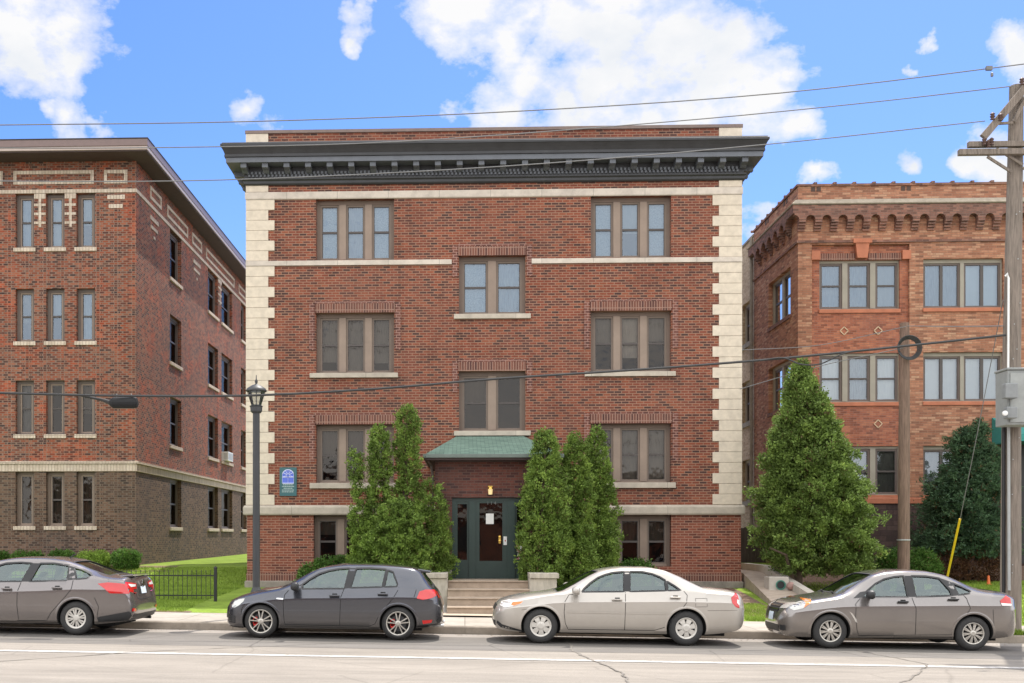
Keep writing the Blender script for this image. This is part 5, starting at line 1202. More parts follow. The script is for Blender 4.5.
# grass
def grass(name,regions,n,seed,mat,hgt=.05):
    rg=np.random.default_rng(seed); Ps=[]
    for (x0,x1,y0,y1,k) in regions:
        X=rg.uniform(x0,x1,k); Yy=rg.uniform(y0,y1,k)
        Z=np.array([hl(a,b) for a,b in zip(X,Yy)]); Ps.append(np.stack([X,Yy,Z],1))
    P_=np.concatenate(Ps); M=len(P_)
    a=rg.uniform(0,6.28,M); w=.008+.006*rg.uniform(0,1,M); h=hgt*rg.uniform(.5,1.5,M); ln_=rg.normal(0,.35,(M,2))*h[:,None]
    d=np.stack([np.cos(a)*w,np.sin(a)*w,np.zeros(M)],1)
    tip=P_+np.stack([ln_[:,0],ln_[:,1],h],1); V=np.stack([P_-d,P_+d,tip],1).reshape(-1,3)
    me=bpy.data.meshes.new(name); me.vertices.add(3*M); me.vertices.foreach_set('co',V.ravel()); me.loops.add(3*M); me.loops.foreach_set('vertex_index',np.arange(3*M,dtype=np.int32))
    me.polygons.add(M); me.polygons.foreach_set('loop_start',np.arange(0,3*M,3,dtype=np.int32)); me.update(calc_edges=True)
    at=me.attributes.new('tone','FLOAT','POINT'); pt=.5+.25*np.sin(P_[:,0]*2.1)*np.sin(P_[:,1]*3.3)+rg.normal(0,.2,M); at.data.foreach_set('value',np.clip(np.repeat(pt,3),0,1).astype(np.float32))
    me.materials.append(mat); o=bpy.data.objects.new(name,me); col.objects.link(o); o['kind']='stuff'; return o
M_gr=leafmat('grass_blade',(.13,.19,.03),(.21,.31,.04),(.30,.40,.07))
g1=grass('lawn_grass',[(-13.5,-6.5,26.35,37.0,60000)],0,1,M_gr); tag(g1,'mown bright green lawn between the left and centre blocks','grass')
g2=grass('lawn_grass',[(XB+.3,24,26.4,34.8,80000),(6.4,7.6,26.35,30,7000)],0,2,M_gr); tag(g2,'mown green lawn in front of the right block','grass')
g3=grass('weeds',[(10.85,11.55,23.62,23.75,700)],0,3,M_gr,.10); tag(g3,'tuft of weeds growing at the kerb by the tall pole','weeds')
# ================================================================== CARS
def interp(pts,x):
    """monotone cubic through (x,v) points"""
    n=len(pts)
    if x<=pts[0][0]: return pts[0][1]
    if x>=pts[-1][0]: return pts[-1][1]
    for i in range(n-1):
        if pts[i][0]<=x<=pts[i+1][0]: break
    def dl(j): return (pts[j+1][1]-pts[j][1])/(pts[j+1][0]-pts[j][0])
    def m(j):
        if j==0: return dl(0)
        if j==n-1: return dl(n-2)
        a,b=dl(j-1),dl(j)
        return 0 if a*b<=0 else 2*a*b/(a+b)
    h=pts[i+1][0]-pts[i][0]; t=(x-pts[i][0])/h
    return ((1+2*t)*(1-t)**2*pts[i][1]+t*(1-t)**2*h*m(i)+t*t*(3-2*t)*pts[i+1][1]+t*t*(t-1)*h*m(i+1))
def paint_mat(name,c,metal=.75,rough=.32):
    m,nt,b=newmat(name); g=N(nt,'ShaderNodeNewGeometry'); n=N(nt,'ShaderNodeTexNoise',Scale=1.7,Detail=6.0,Roughness=.7); nt.links.new(g.outputs['Position'],n.inputs['Vector'])
    sp=N(nt,'ShaderNodeSeparateXYZ'); nt.links.new(g.outputs['Position'],sp.inputs[0])
    r=ramp(nt,n.outputs[0],[(.3,tuple(x*.93 for x in c)),(.7,tuple(min(1,x*1.05) for x in c))])
    # brown mixed in towards the lower flanks
    d=ramp(nt,sp.outputs[2],[(.25,.35),(.62,0)]); dd=mixc(nt,d.outputs[0],r.outputs[0],(.30,.25,.20)); nt.links.new(dd,b.inputs['Base Color'])
    b.inputs['Metallic'].default_value=metal; b.inputs['Roughness'].default_value=rough; b.inputs['Coat Weight'].default_value=1; b.inputs['Coat Roughness'].default_value=.04
    return m
M_tyre=simple('tyre_rubber',(.035,.034,.033),.85,var=.2,scale=12)
M_alloy=simple('silver_alloy',(.50,.47,.42),.35,metal=.6,var=.06)
M_alloyd=simple('dusty_silver_cap',(.58,.55,.50),.45,metal=.35,var=.06)
M_trim=simple('black_plastic_trim',(.02,.02,.021),.5,var=.1)
M_shut=simple('panel_gap',(.012,.012,.012),.9)
M_well=simple('wheel_well_black',(.012,.012,.012),.95)
M_int=simple('dark_interior_cloth',(.045,.042,.04),.9,var=.2)
M_int2=simple('grey_seat_cloth',(.12,.115,.105),.9,var=.2)
M_carglass=glassmat('car_glass',.11,(.60,.68,.64),wav=0,gc=(.80,.92,.92))
M_redlens=simple('red_lens',(.55,.012,.012),.15,var=.05,coat=1)
M_amber=simple('amber_lens',(.75,.22,.03),.15,var=.05,coat=1)
M_lens=simple('clear_lamp_lens',(.55,.55,.52),.12,metal=.3,var=.1,scale=20,coat=1)
M_lensw=simple('pale_lens',(.8,.78,.75),.15,var=.1,coat=1)
M_chrome=simple('chrome',(.7,.7,.7),.12,metal=1,var=.03)
M_plate=simple('number_plate',(.62,.70,.78),.5,var=.1,scale=8)
M_ptext=simple('plate_text',(.07,.10,.22),.5)
M_caliper=simple('red_caliper',(.5,.02,.015),.4)

def text_mesh(body,size,mat,name,parent,mtx,ext=.003):
    fc=bpy.data.curves.new(name,'FONT'); fc.body=body; fc.size=size; fc.extrude=ext; fc.align_x='CENTER'; fc.align_y='CENTER'; fc.resolution_u=2
    o=bpy.data.objects.new(name,fc); col.objects.link(o); dg=bpy.context.evaluated_depsgraph_get()
    me=bpy.data.meshes.new_from_object(o.evaluated_get(dg)); bpy.data.objects.remove(o); me.transform(mtx); me.materials.clear(); me.materials.append(mat)
    o=bpy.data.objects.new(name,me); col.objects.link(o); o.parent=parent; return o

class Car:
    def __init__(s, name, label, spec, x0, ynear, paint, yaw=0):
        s.sp=spec; s.L=spec['L']; s.W=spec['W']/2
        s.root=empty(name,(0,0,0)); tag(s.root,label,'car',None); s.root['category']='car'; s.root['group']='cars parked along the kerb'
        s.x0=x0; s.ync=ynear+s.W; s.paint=paint
        s.build()
        xc=x0+s.L/2
        s.root.location=(x0,s.ync,zr(xc)-.0135*0+(.0132*s.L/2)); s.root.rotation_euler=(0,R(.756),R(yaw))   # nose up the slight grade
    # --- body surface
    def plan(s,x,z=None):
        a=s.sp.get('fa',.75); b=s.sp.get('ra',.45); n=s.sp.get('fn',2.6); m=s.sp.get('rn',3.0); w=s.W
        xf=x+.03; 
        if xf<a: w*=max(0,(1-(1-xf/a)**n))**(1/n)
        xr=s.L-x+.03
        if xr<b: w*=max(0,(1-(1-xr/b)**m))**(1/m)
        w*=1-.035*abs((x/s.L-.5)*2)**2
        return w
    def sec(s,x):
        zt=interp(s.sp['top'],x); z0=interp(s.sp['bot'],x); zs=min(interp(s.sp['belt'],x),zt-.03)
        w=s.plan(x); D=zt-zs; g=max(0,min(1,(D-.10)/.30)); H=zs-z0
        l=lambda a,b:a+(b-a)*g
        tw=s.sp.get('tumble',1.0)
        return [(0,z0),(.60*w,z0),(.90*w,z0+.015),(.955*w,z0+.07*min(1,H/.5)),(.975*w,z0+.22*H),(.99*w,z0+.45*H),(1.0*w,z0+.68*H),(.997*w,z0+.79*H),(.972*w,z0+.825*H),(.945*w,zs),
            (l(.90,.905)*w,zs+l(.35,.12)*D),(l(.80,.85*tw)*w,zs+l(.60,.45)*D),(l(.66,.775*tw)*w,zs+l(.80,.76)*D),(l(.55,.73*tw)*w,zs+l(.88,.89)*D),(l(.42,.66*tw)*w,zs+l(.93,.955)*D),(l(.22,.38)*w,zs+l(.98,.99)*D),(0,zt)]
    def stations(s):
        L=s.L; xs=[0,.012,.03,.055,.09,.13,.18,.24]; x=.30
        while x<L-.30: xs.append(x); x+=.05
        xs+=[L-v for v in (.30,.24,.18,.13,.09,.055,.03,.012,0)]
        return xs
    def loft(s,xs,fn):
        """closed solid; fn(x) -> half ring from bottom centre to top centre"""
        v=[];f=[]; rings=[]
        for x in xs:
            h=fn(x); full=[(-y,z) for y,z in h]+[(y,z) for y,z in h[::-1][1:-1]]
            rings.append(len(v)); v+=[(x,y,z) for y,z in full]; n=len(full)
        for i in range(len(xs)-1):
            a,b=rings[i],rings[i+1]
            for k in range(n): f.append((a+k,a+(k+1)%n,b+(k+1)%n,b+k))
        for r_,rev in ((rings[0],True),(rings[-1],False)):
            # cap: concentric
            c=[sum(v[r_+k][j] for k in range(n))/n for j in range(3)]; base=len(v)
            x=v[r_][0]; v+=[(x,c[1]+(v[r_+k][1]-c[1])*.5,c[2]+(v[r_+k][2]-c[2])*.5) for k in range(n)]; v.append(tuple(c))
            for k in range(n):
                q=(r_+k,r_+(k+1)%n,base+(k+1)%n,base+k); t=(base+k,base+(k+1)%n,base+n)
                f.append(q[::-1] if not rev else q); f.append(t[::-1] if not rev else t)
        return v,f
    def mk(s,v,f,name,mat):
        me=bpy.data.meshes.new(name); me.from_pydata(v,[],f); me.materials.append(mat); o=bpy.data.objects.new(name,me); col.objects.link(o)
        bm=bmesh.new(); bm.from_mesh(me); bmesh.ops.recalc_face_normals(bm,faces=bm.faces); bm.to_mesh(me); bm.free(); return o
    def prism(s,poly,axis,lo,hi):
        n=len(poly)
        if axis=='y': v=[(p,lo,q) for p,q in poly]+[(p,hi,q) for p,q in poly]
        else: v=[(p,q,lo) for p,q in poly]+[(p,q,hi) for p,q in poly]
        f=[tuple(range(n)),tuple(range(n,2*n))]+[(k,(k+1)%n,n+(k+1)%n,n+k) for k in range(n)]
        return s.mk(v,f,'cut',M_well)
    def panel(s,poly,axis,name,mat,off=.004,thick=.0,sides=(-1,),parent=None,rings=True,step=.05,smooth=True,lim=None):
        """flat outline laid on to the body skin from the side ('y'), from above ('z'), front ('xf') or back ('xr')"""
        out=[]
        for sd in sides:
            bm=bmesh.new(); vs=[bm.verts.new((p,q,0)) for p,q in poly]; bm.faces.new(vs)
            xs=[p for p,q in poly]; ys=[q for p,q in poly]
            for lo,hi,no in ((min(xs),max(xs),(1,0,0)),(min(ys),max(ys),(0,1,0))):
                t=lo+step
                while t<hi-1e-4:
                    co=(t,0,0) if no[0] else (0,t,0)
                    bmesh.ops.bisect_plane(bm,geom=bm.verts[:]+bm.edges[:]+bm.faces[:],plane_co=co,plane_no=no); t+=step
            bmesh.ops.triangulate(bm,faces=bm.faces[:])
            for vv in bm.verts:
                p,q=vv.co.x,vv.co.y
                if axis=='y': o=Vector((p,sd*3,q)); d=Vector((0,-sd,0))
                elif axis=='z': o=Vector((p,q*sd*-1 if sd else q,4)); d=Vector((0,0,-1))
                elif axis=='xf': o=Vector((-2,p*(-sd),q)); d=Vector((1,0,0))
                else: o=Vector((s.L+2,p*(-sd),q)); d=Vector((-1,0,0))
                loc,nrm_,i_,ds=s.bvh.ray_cast(o,d)
                if loc is None:
                    loc,nrm_,i_,ds=s.bvh.find_nearest(o+d*2.4)
                if nrm_.dot(d)>0: nrm_=-nrm_
                vv.co=loc+nrm_*off
            me=bpy.data.meshes.new(name); bmesh.ops.recalc_face_normals(bm,faces=bm.faces); bm.to_mesh(me); bm.free()
            if smooth: me.polygons.foreach_set('use_smooth',[True]*len(me.polygons))
            me.materials.append(mat); o=bpy.data.objects.new(name,me); col.objects.link(o); o.parent=parent or s.root; out.append(o)
        return out[0]
    def line(s,pts,axis,name,mat,w=.009,off=.003,sides=(-1,1),parent=None):
        """thin shut line following the skin"""
        for sd in sides:
            V=[];F=[]; P=[]
            for a,b in zip(pts,pts[1:]):
                n=max(1,int(math.hypot(b[0]-a[0],b[1]-a[1])/.04))
                P+=[(a[0]+(b[0]-a[0])*k/n,a[1]+(b[1]-a[1])*k/n) for k in range(n)]
            P.append(pts[-1])
            for i,p in enumerate(P):
                q=P[min(i+1,len(P)-1)]; o=P[max(i-1,0)]; d=Vector((q[0]-o[0],q[1]-o[1])).normalized(); nn=Vector((-d.y,d.x))*w/2
                for sg in (-1,1):
                    a,b=p[0]+nn.x*sg,p[1]+nn.y*sg
                    if axis=='y': o_=Vector((a,sd*3,b)); dd=Vector((0,-sd,0))
                    elif axis=='z': o_=Vector((a,b,4)); dd=Vector((0,0,-1))
                    elif axis=='xr': o_=Vector((s.L+2,a,b)); dd=Vector((-1,0,0))
                    else: o_=Vector((-2,a,b)); dd=Vector((1,0,0))
                    loc,nrm_,_,_=s.bvh.ray_cast(o_,dd)
                    if loc is None: loc,nrm_,_,_=s.bvh.find_nearest(o_+dd*2.4)
                    if nrm_.dot(dd)>0: nrm_=-nrm_
                    V.append(loc+nrm_*off)
            F=[(2*i,2*i+1,2*i+3,2*i+2) for i in range(len(P)-1)]
            me=bpy.data.meshes.new(name); me.from_pydata(V,[],F); me.materials.append(mat); o=bpy.data.objects.new(name,me); col.objects.link(o); o.parent=parent or s.root
        return o
    def build(s):
        sp=s.sp; v,f=s.loft(s.stations(),s.sec); body=s.mk(v,f,'body',s.paint)
        bm=bmesh.new(); bm.from_mesh(body.data); s.bvh=BVHTree.FromBMesh(bm); bm.free()
        cut=[]
        xa,xb=sp['cabin']
        def cab(x):
            h=s.sec(x); zf=.42; w=s.plan(x); res=[(0,zf),(.58*w,zf)]
            zs=h[9][1]; zt=h[-1][1]
            res.append((.86*w,zs-.10))
            for y,z in h[9:]: res.append((max(0,y-.05),max(z-.035-.02*(y<.3),zs-.06)))
            res[-1]=(0,res[-1][1]); return res
        xs=frange(xa,xb,.08); v,f=s.loft(xs,cab); cut.append(s.mk(v,f,'cut',M_int))
        for wnd in sp['windows']: cut.append(s.prism(wnd,'y',-1.4,1.4))
        for wnd in sp['screens']: cut.append(s.prism(wnd,'z',sp['scr_z'],2.2))
        rr=sp['tr']+sp.get('gap',.045)
        for xw in sp['wheels']:
            for sd in (-1,1):
                mbw=MB(); n=40; y0,y1=sd*(s.W-.21),sd*(s.W+.2); zc=sp['tr']
                vs=[(xw+rr*math.cos(2*math.pi*k/n),y,zc+rr*math.sin(2*math.pi*k/n)) for y in (y0,y1) for k in range(n)]
                cut.append(s.mk(vs,[tuple(range(n)),tuple(range(n,2*n))]+[(k,(k+1)%n,n+(k+1)%n,n+k) for k in range(n)],'cut',M_well))
        for c in cut:
            m=body.modifiers.new('b','BOOLEAN'); m.operation='DIFFERENCE'; m.object=c; m.solver='EXACT'; m.material_mode='TRANSFER'
        dg=bpy.context.evaluated_depsgraph_get(); me=bpy.data.meshes.new_from_object(body.evaluated_get(dg)); me.name='body'
        bpy.data.objects.remove(body)
        for c in cut: bpy.data.objects.remove(c)
        me.polygons.foreach_set('use_smooth',[True]*len(me.polygons))
        try: me.set_sharp_from_angle(angle=R(32))
        except Exception as e: print('sharp',e)
        body=bpy.data.objects.new('body',me); col.objects.link(body); body.parent=s.root; s.body=body
        # glass
        def grow(poly,k):
            cx=sum(p for p,q in poly)/len(poly); cy=sum(q for p,q in poly)/len(poly)
            return [(p+(k if p>cx else -k),q+(k if q>cy else -k)) for p,q in poly]
        for wnd in sp['windows']: s.panel(wnd,'y','side_window',M_carglass,off=-.018,sides=(-1,1),step=.12)
        for i,wnd in enumerate(sp['screens']): s.panel(grow(wnd,.01),'z',('windscreen','rear_window')[i],M_carglass,off=-.014,step=.12)
        for wnd in sp['windows']: s.line(wnd+[wnd[0]],'y','window_trim',M_trim,w=.03,off=.002)
        for wnd in sp['screens']: s.line(wnd+[wnd[0]],'z','screen_seal',M_trim,w=.03,off=.002,sides=(-1,))
        for poly in sp.get('pillars',[]): s.panel(poly,'y','pillar_trim',M_trim,off=.0025,sides=(-1,1),step=.1)
        for pts in sp['lines']: s.line(pts,'y','panel_gap',M_shut,w=.010)
        for pts in sp.get('mould',[]): s.line(pts,'y','door_moulding',s.paint,w=.03,off=.010)
        for pts in sp.get('sill',[]): s.panel(pts,'y','side_skirt',M_trim,off=.006,sides=(-1,1),step=.15)
        for hx,hz in sp['handles']:
            for sd in (-1,1):
                loc,nn,_,_=s.bvh.ray_cast(Vector((hx,sd*3,hz)),Vector((0,-sd,0)))
                m_=MB(); m_.box(hx-.10,hx+.10,loc.y+sd*.008,loc.y+sd*.042,hz-.016,hz+.016); m_.build('handle',sp.get('hmat',s.paint),s.root,bevel=.012)
                s.panel([(hx-.05,hz-.025),(hx+.06,hz-.025),(hx+.05,hz+.038),(hx-.04,hz+.038)],'y','handle_recess',M_shut,off=.003,sides=(sd,),step=.1)
        # arch lips
        for xw in sp['wheels']:
            for sd in (-1,1):
                V=[];n=26; r0=rr+.001; r1=rr+.042
                for k in range(n+1):
                    t=R(-8)+R(196)*k/n
                    for r_,of in ((r0,.006),(r0+.015,.010),(r1,.001)):
                        x=xw+r_*math.cos(t); z=sp['tr']+r_*math.sin(t); z=max(z,sp['tr']-.12)
                        loc,nn,_,_=s.bvh.ray_cast(Vector((x,sd*3,z)),Vector((0,-sd,0)))
                        if loc is None: loc,nn,_,_=s.bvh.find_nearest(Vector((x,sd*s.W,z)))
                        V.append((x,loc.y+sd*of,z))
                F=[(3*k+j,3*k+j+1,3*k+j+4,3*k+j+3) for k in range(n) for j in (0,1)]
                me=bpy.data.meshes.new('wheel_arch'); me.from_pydata(V,[],F); me.polygons.foreach_set('use_smooth',[True]*len(me.polygons)); me.materials.append(s.paint)
                o=bpy.data.objects.new('wheel_arch',me); col.objects.link(o); o.parent=s.root
        for i,xw in enumerate(sp['wheels']):
            for sd in (-1,1): s.wheel(xw,sd)
        s.mirror(*sp['mirror']); s.seats()
        # underbody tray and exhaust
        m_=MB(); m_.box(.5,s.L-.4,-s.W*.7,s.W*.7,.17,.26); m_.build('underbody',M_well,s.root)
        sp['extra'](s)
    def wheel(s,xw,sd):
        sp=s.sp; r=sp['tr']; yo=sd*(s.W-.035); rim=sp['rim']; c=(xw,yo,r)
        d=-sd  # inward
        w=MB(); wd=.20
        w.lathe([(rim-.02,d*.02),(rim+.005,d*.003),(rim+.03,d*-.004),(r-.05,d*.0),(r-.015,d*.02),(r,d*.05),(r,d*(wd-.05)),(r-.015,d*(wd-.02)),(rim,d*wd)],c,'y',48)
        # sidewall rib
        t=w.build('tyre',M_tyre,s.root,smooth=True)
        t.name='wheel'
        wheel=t
        rm=MB(); rm.lathe([(rim-.028,d*.035),(rim-.022,d*.012),(rim-.008,d*.006),(rim+.004,d*.012),(rim-.005,d*.03),(rim-.03,d*.10),(rim-.03,d*.17)],c,'y',48)
        typ=sp['wheel']; hm=M_alloy
        yf=yo+d*.018
        def spoke(t,r0,r1,w0,w1,yo0=0,yo1=0,th=.03):
            ct,st=math.cos(t),math.sin(t)
            def P(rr_,ww,y): return (xw+rr_*ct-ww*st,y,r+rr_*st+ww*ct)
            a0=yf+d*yo0; a1=yf+d*yo1
            vs=[P(r0,-w0,a0),P(r0,w0,a0),P(r1,w1,a1),P(r1,-w1,a1),P(r0,-w0*1.2,a0+d*th),P(r0,w0*1.2,a0+d*th),P(r1,w1*1.2,a1+d*th),P(r1,-w1*1.2,a1+d*th)]
            rm.add(vs,[(0,1,2,3),(4,7,6,5),(0,4,5,1),(1,5,6,2),(2,6,7,3),(3,7,4,0)])
        if typ=='cap7':
            hm=M_alloyd
            for k in range(7):
                t=2*math.pi*k/7+.3; spoke(t,.03,rim*.50,.020,.038,.0,.0,.02); spoke(t,rim*.49,rim*.86,.038,.050,.0,.008,.02)
            rm.lathe([(rim*.80,d*.028),(rim-.02,d*.022)],c,'y',48)
            rm.lathe([(0,d*.004),(.05,d*.004),(.06,d*.012),(.085,d*.018),(.09,d*.03)],c,'y',24)
        elif typ=='twin5':
            for k in range(5):
                t=2*math.pi*k/5+.33
                for o_ in (-.2,.2): spoke(t+o_*1.1,.045,rim-.015,.009,.011,-.002,.010)
            rm.lathe([(0,d*.008),(.03,d*.008),(.055,d*.018),(.06,d*.04)],c,'y',20)
        elif typ=='multi10':
            for k in range(10):
                t=2*math.pi*k/10+.1; spoke(t+.09,.05,rim-.025,.008,.011,0,.008); spoke(t-.09,.05,rim-.025,.008,.011,0,.008)
            rm.lathe([(0,d*.006),(.035,d*.006),(.055,d*.015),(.065,d*.04)],c,'y',20)
        else:
            hm=M_alloyd
            for k in range(8):
                t=2*math.pi*k/8+.2; spoke(t+.15,.06,rim-.03,.010,.015,0,.006,.02); spoke(t-.15,.06,rim-.03,.010,.015,0,.006,.02)
            rm.lathe([(rim-.04,d*.026),(rim-.02,d*.02)],c,'y',48)
            rm.lathe([(0,d*.002),(.045,d*.004),(.06,d*.018),(.065,d*.035)],c,'y',24)
        fixn(rm.build('rim',hm,wheel))
        bk=MB(); bk.lathe([(0,d*.075),(rim-.03,d*.075)],c,'y',32); bk.build('wheel_backing',M_well,wheel)
        ds=MB(); ds.lathe([(0,d*.06),(rim*.66,d*.06),(rim*.66,d*.07)],c,'y',32); ds.build('brake_disc',M_cornice,wheel)
        if sp.get('caliper'):
            cm=MB(); 
            for k in range(4):
                t=math.pi-.45+k*.3; 
                cm.box(xw+rim*.5*math.cos(t)-.035,xw+rim*.5*math.cos(t)+.035,yo+d*.035,yo+d*.055,r+rim*.5*math.sin(t)-.035,r+rim*.5*math.sin(t)+.03)
            cm.build('caliper',M_caliper,wheel)
    def mirror(s,x,z,mat):
        for sd in (-1,1):
            loc,nn,_,_=s.bvh.ray_cast(Vector((x,sd*3,z)),Vector((0,-sd,0))); y=loc.y
            v=[];f=[]; m_=MB()
            m_.beam((x,y-sd*.02,z-.02),(x-.0,y+sd*.09,z+.0),.07,.035)
            o=m_.build('mirror',M_trim,s.root)
            bm=bmesh.new(); bmesh.ops.create_icosphere(bm,subdivisions=3,radius=1)
            for q in bm.verts:
                c=q.co.copy(); px_=1 if c.x<0 else .45
                q.co=Vector((x-.0+c.x*.11*px_+.01, y+sd*.16+c.y*.11, z+.05+math.copysign(abs(c.z)**.7,c.z)*.085))
            me=bpy.data.meshes.new('mirror_shell'); bm.to_mesh(me); bm.free(); me.polygons.foreach_set('use_smooth',[True]*len(me.polygons)); me.materials.append(mat or s.paint)
            q=bpy.data.objects.new('mirror_shell',me); col.objects.link(q); q.parent=o
    def seats(s):
        sp=s.sp; xf,xr=sp['seats']
        for x,nm in ((xf,'front_seat'),(xr,'rear_seat')):
            for sd in (-1,1):
                m_=MB(); yc=sd*.36
                m_.beam((x,yc,.62),(x+.20,yc,1.02),.48,.12); m_.box(x-.45,x+.05,yc-.24,yc+.24,.45,.60)
                m_.beam((x+.21,yc,1.04),(x+.25,yc,1.16),.24,.09)
                m_.build(nm,M_int2,s.root,bevel=.03)
        m_=MB(); xd=sp['cabin'][0]+.30; m_.box(xd-.25,xd+.15,-s.W*.78,s.W*.78,.62,sp['dash']); m_.build('dashboard',M_int,s.root,bevel=.04)
        m_=MB(); c=Vector((xf-.52,-.36,sp['dash']+.0)); pts=[]
        for k in range(21):
            t=2*math.pi*k/20; pts.append((c.x+.07*math.cos(t)*.9,c.y+.18*math.sin(t),c.z+.17*math.cos(t)))
        m_.tube(pts,.016,6,cap=False); m_.tube([(c.x-.15,c.y,c.z-.08),tuple(c)],.025,6); m_.tube([(c.x,c.y-.17,c.z),(c.x,c.y+.17,c.z)],.014,6); m_.build('steering_wheel',M_trim,s.root)

def arcpts(cx,cz,r,a0,a1,n=8): return [(cx+r*math.cos(R(a0+(a1-a0)*k/n)),cz+r*math.sin(R(a0+(a1-a0)*k/n))) for k in range(n+1)]

# ---------- silver sedan
sL=196.7
def q1(x,y): return ((x-58)/sL+.06,(375+(x-58)*.0224-y)/sL)
def ex_silver(s):
    P=s.paint
    s.panel([q1(72,240),q1(78,226),q1(105,219),q1(158,221),q1(150,232),q1(120,242),q1(90,247)],'y','headlight',M_lensw,off=.006,sides=(-1,1),step=.04)
    s.panel([q1(118,226),q1(156,223),q1(148,231),q1(122,240),q1(112,236)],'y','indicator',M_amber,off=.009,sides=(-1,1),step=.04)
    s.panel([q1(921,215),q1(945,197),q1(951,222),q1(952,255),q1(938,250),q1(925,236)],'y','tail_light',M_redlens,off=.006,sides=(-1,1),step=.03)
    s.panel([q1(944,222),q1(951,225),q1(951,244),q1(943,236)],'y','reversing_light',M_lensw,off=.009,sides=(-1,1),step=.03)
    s.line([q1(790,217),q1(832,217),q1(832,248),q1(790,248),q1(790,217)],'y','fuel_flap',M_shut,w=.006,sides=(-1,))
    s.line([q1(834,262),q1(945,262)],'y','bumper_seam',M_shut,w=.005)
    s.line([q1(150,255),q1(170,252)],'y','bumper_seam',M_shut,w=.005)
    s.panel([(-.42,.60),(.42,.60),(.45,.70),(-.45,.70)],'xf','grille',M_trim,off=.006,sides=(1,),step=.05)
    s.panel([(-.5,.30),(.5,.30),(.5,.40),(-.5,.40)],'xf','air_intake',M_trim,off=.006,sides=(1,),step=.05)
    s.panel([(-.26,.56),(.26,.56),(.26,.70),(-.26,.70)],'xr','number_plate',M_plate,off=.01,sides=(1,),step=.1)
    s.panel([q1(62,297),q1(80,310),q1(160,333),q1(160,337),q1(75,322),q1(60,308)],'y','bumper_lip',M_trim,off=.003,sides=(-1,1),step=.05)
silver=dict(L=4.78,W=1.80,tr=.322,gap=.050,rim=.205,wheel='cap7',wheels=(q1(222,0)[0],q1(758,0)[0]),cabin=(1.10,4.02),seats=(2.35,3.35),dash=.90,
  top=[(0,.52),(.03,.64),(.10,.735),(.20,.79),(.38,.845),(.68,.91),(1.05,.96),(1.26,.995),(1.42,1.08),(1.72,1.24),(2.02,1.375),(2.25,1.425),(2.55,1.452),(2.90,1.452),(3.20,1.415),(3.48,1.32),(3.78,1.19),(4.05,1.085),(4.30,1.058),(4.55,1.03),(4.66,.99),(4.72,.90),(4.76,.74),(4.78,.60)],
  bot=[(0,.40),(.03,.30),(.10,.23),(.35,.19),(.9,.19),(3.9,.19),(4.3,.22),(4.6,.28),(4.72,.36),(4.78,.48)],
  belt=[(0,.50),(.1,.68),(.3,.76),(.7,.83),(1.2,.915),(1.7,.945),(2.6,.965),(3.6,.985),(4.2,.975),(4.6,.93),(4.75,.75),(4.78,.56)],
  windows=[[q1(372,190),q1(382,178),q1(405,158),q1(435,138),q1(460,128),q1(490,120),q1(531,117),q1(528,190)],
           [q1(553,117),q1(600,118),q1(635,126),q1(662,137),q1(682,149),q1(684,188),q1(550,190)],[q1(689,154),q1(715,170),q1(738,187),q1(690,188)]],
  screens=[[(1.20,-.66),(1.20,.66),(1.98,.50),(1.98,-.50)],[(3.42,-.48),(3.42,.48),(3.98,.60),(3.98,-.60)]],scr_z=.93,
  pillars=[[q1(533,116),q1(551,116),q1(548,190),q1(529,190)],[q1(684,151),q1(689,154),q1(690,188),q1(684,188)]],
  lines=[[q1(355,196),q1(325,200),q1(310,225),q1(307,265),q1(312,305),q1(322,326)],[q1(322,328),q1(640,334),q1(680,322),q1(705,290),q1(735,262),q1(757,232),q1(760,205),q1(748,190)],[q1(533,192),q1(531,333)],[q1(300,345),q1(680,351)]],
  mould=[[q1(318,263),q1(527,268)],[q1(536,269),q1(700,271)]],
  handles=[q1(502,219),q1(716,213)],mirror=(q1(352,0)[0],.955,None),extra=ex_silver)
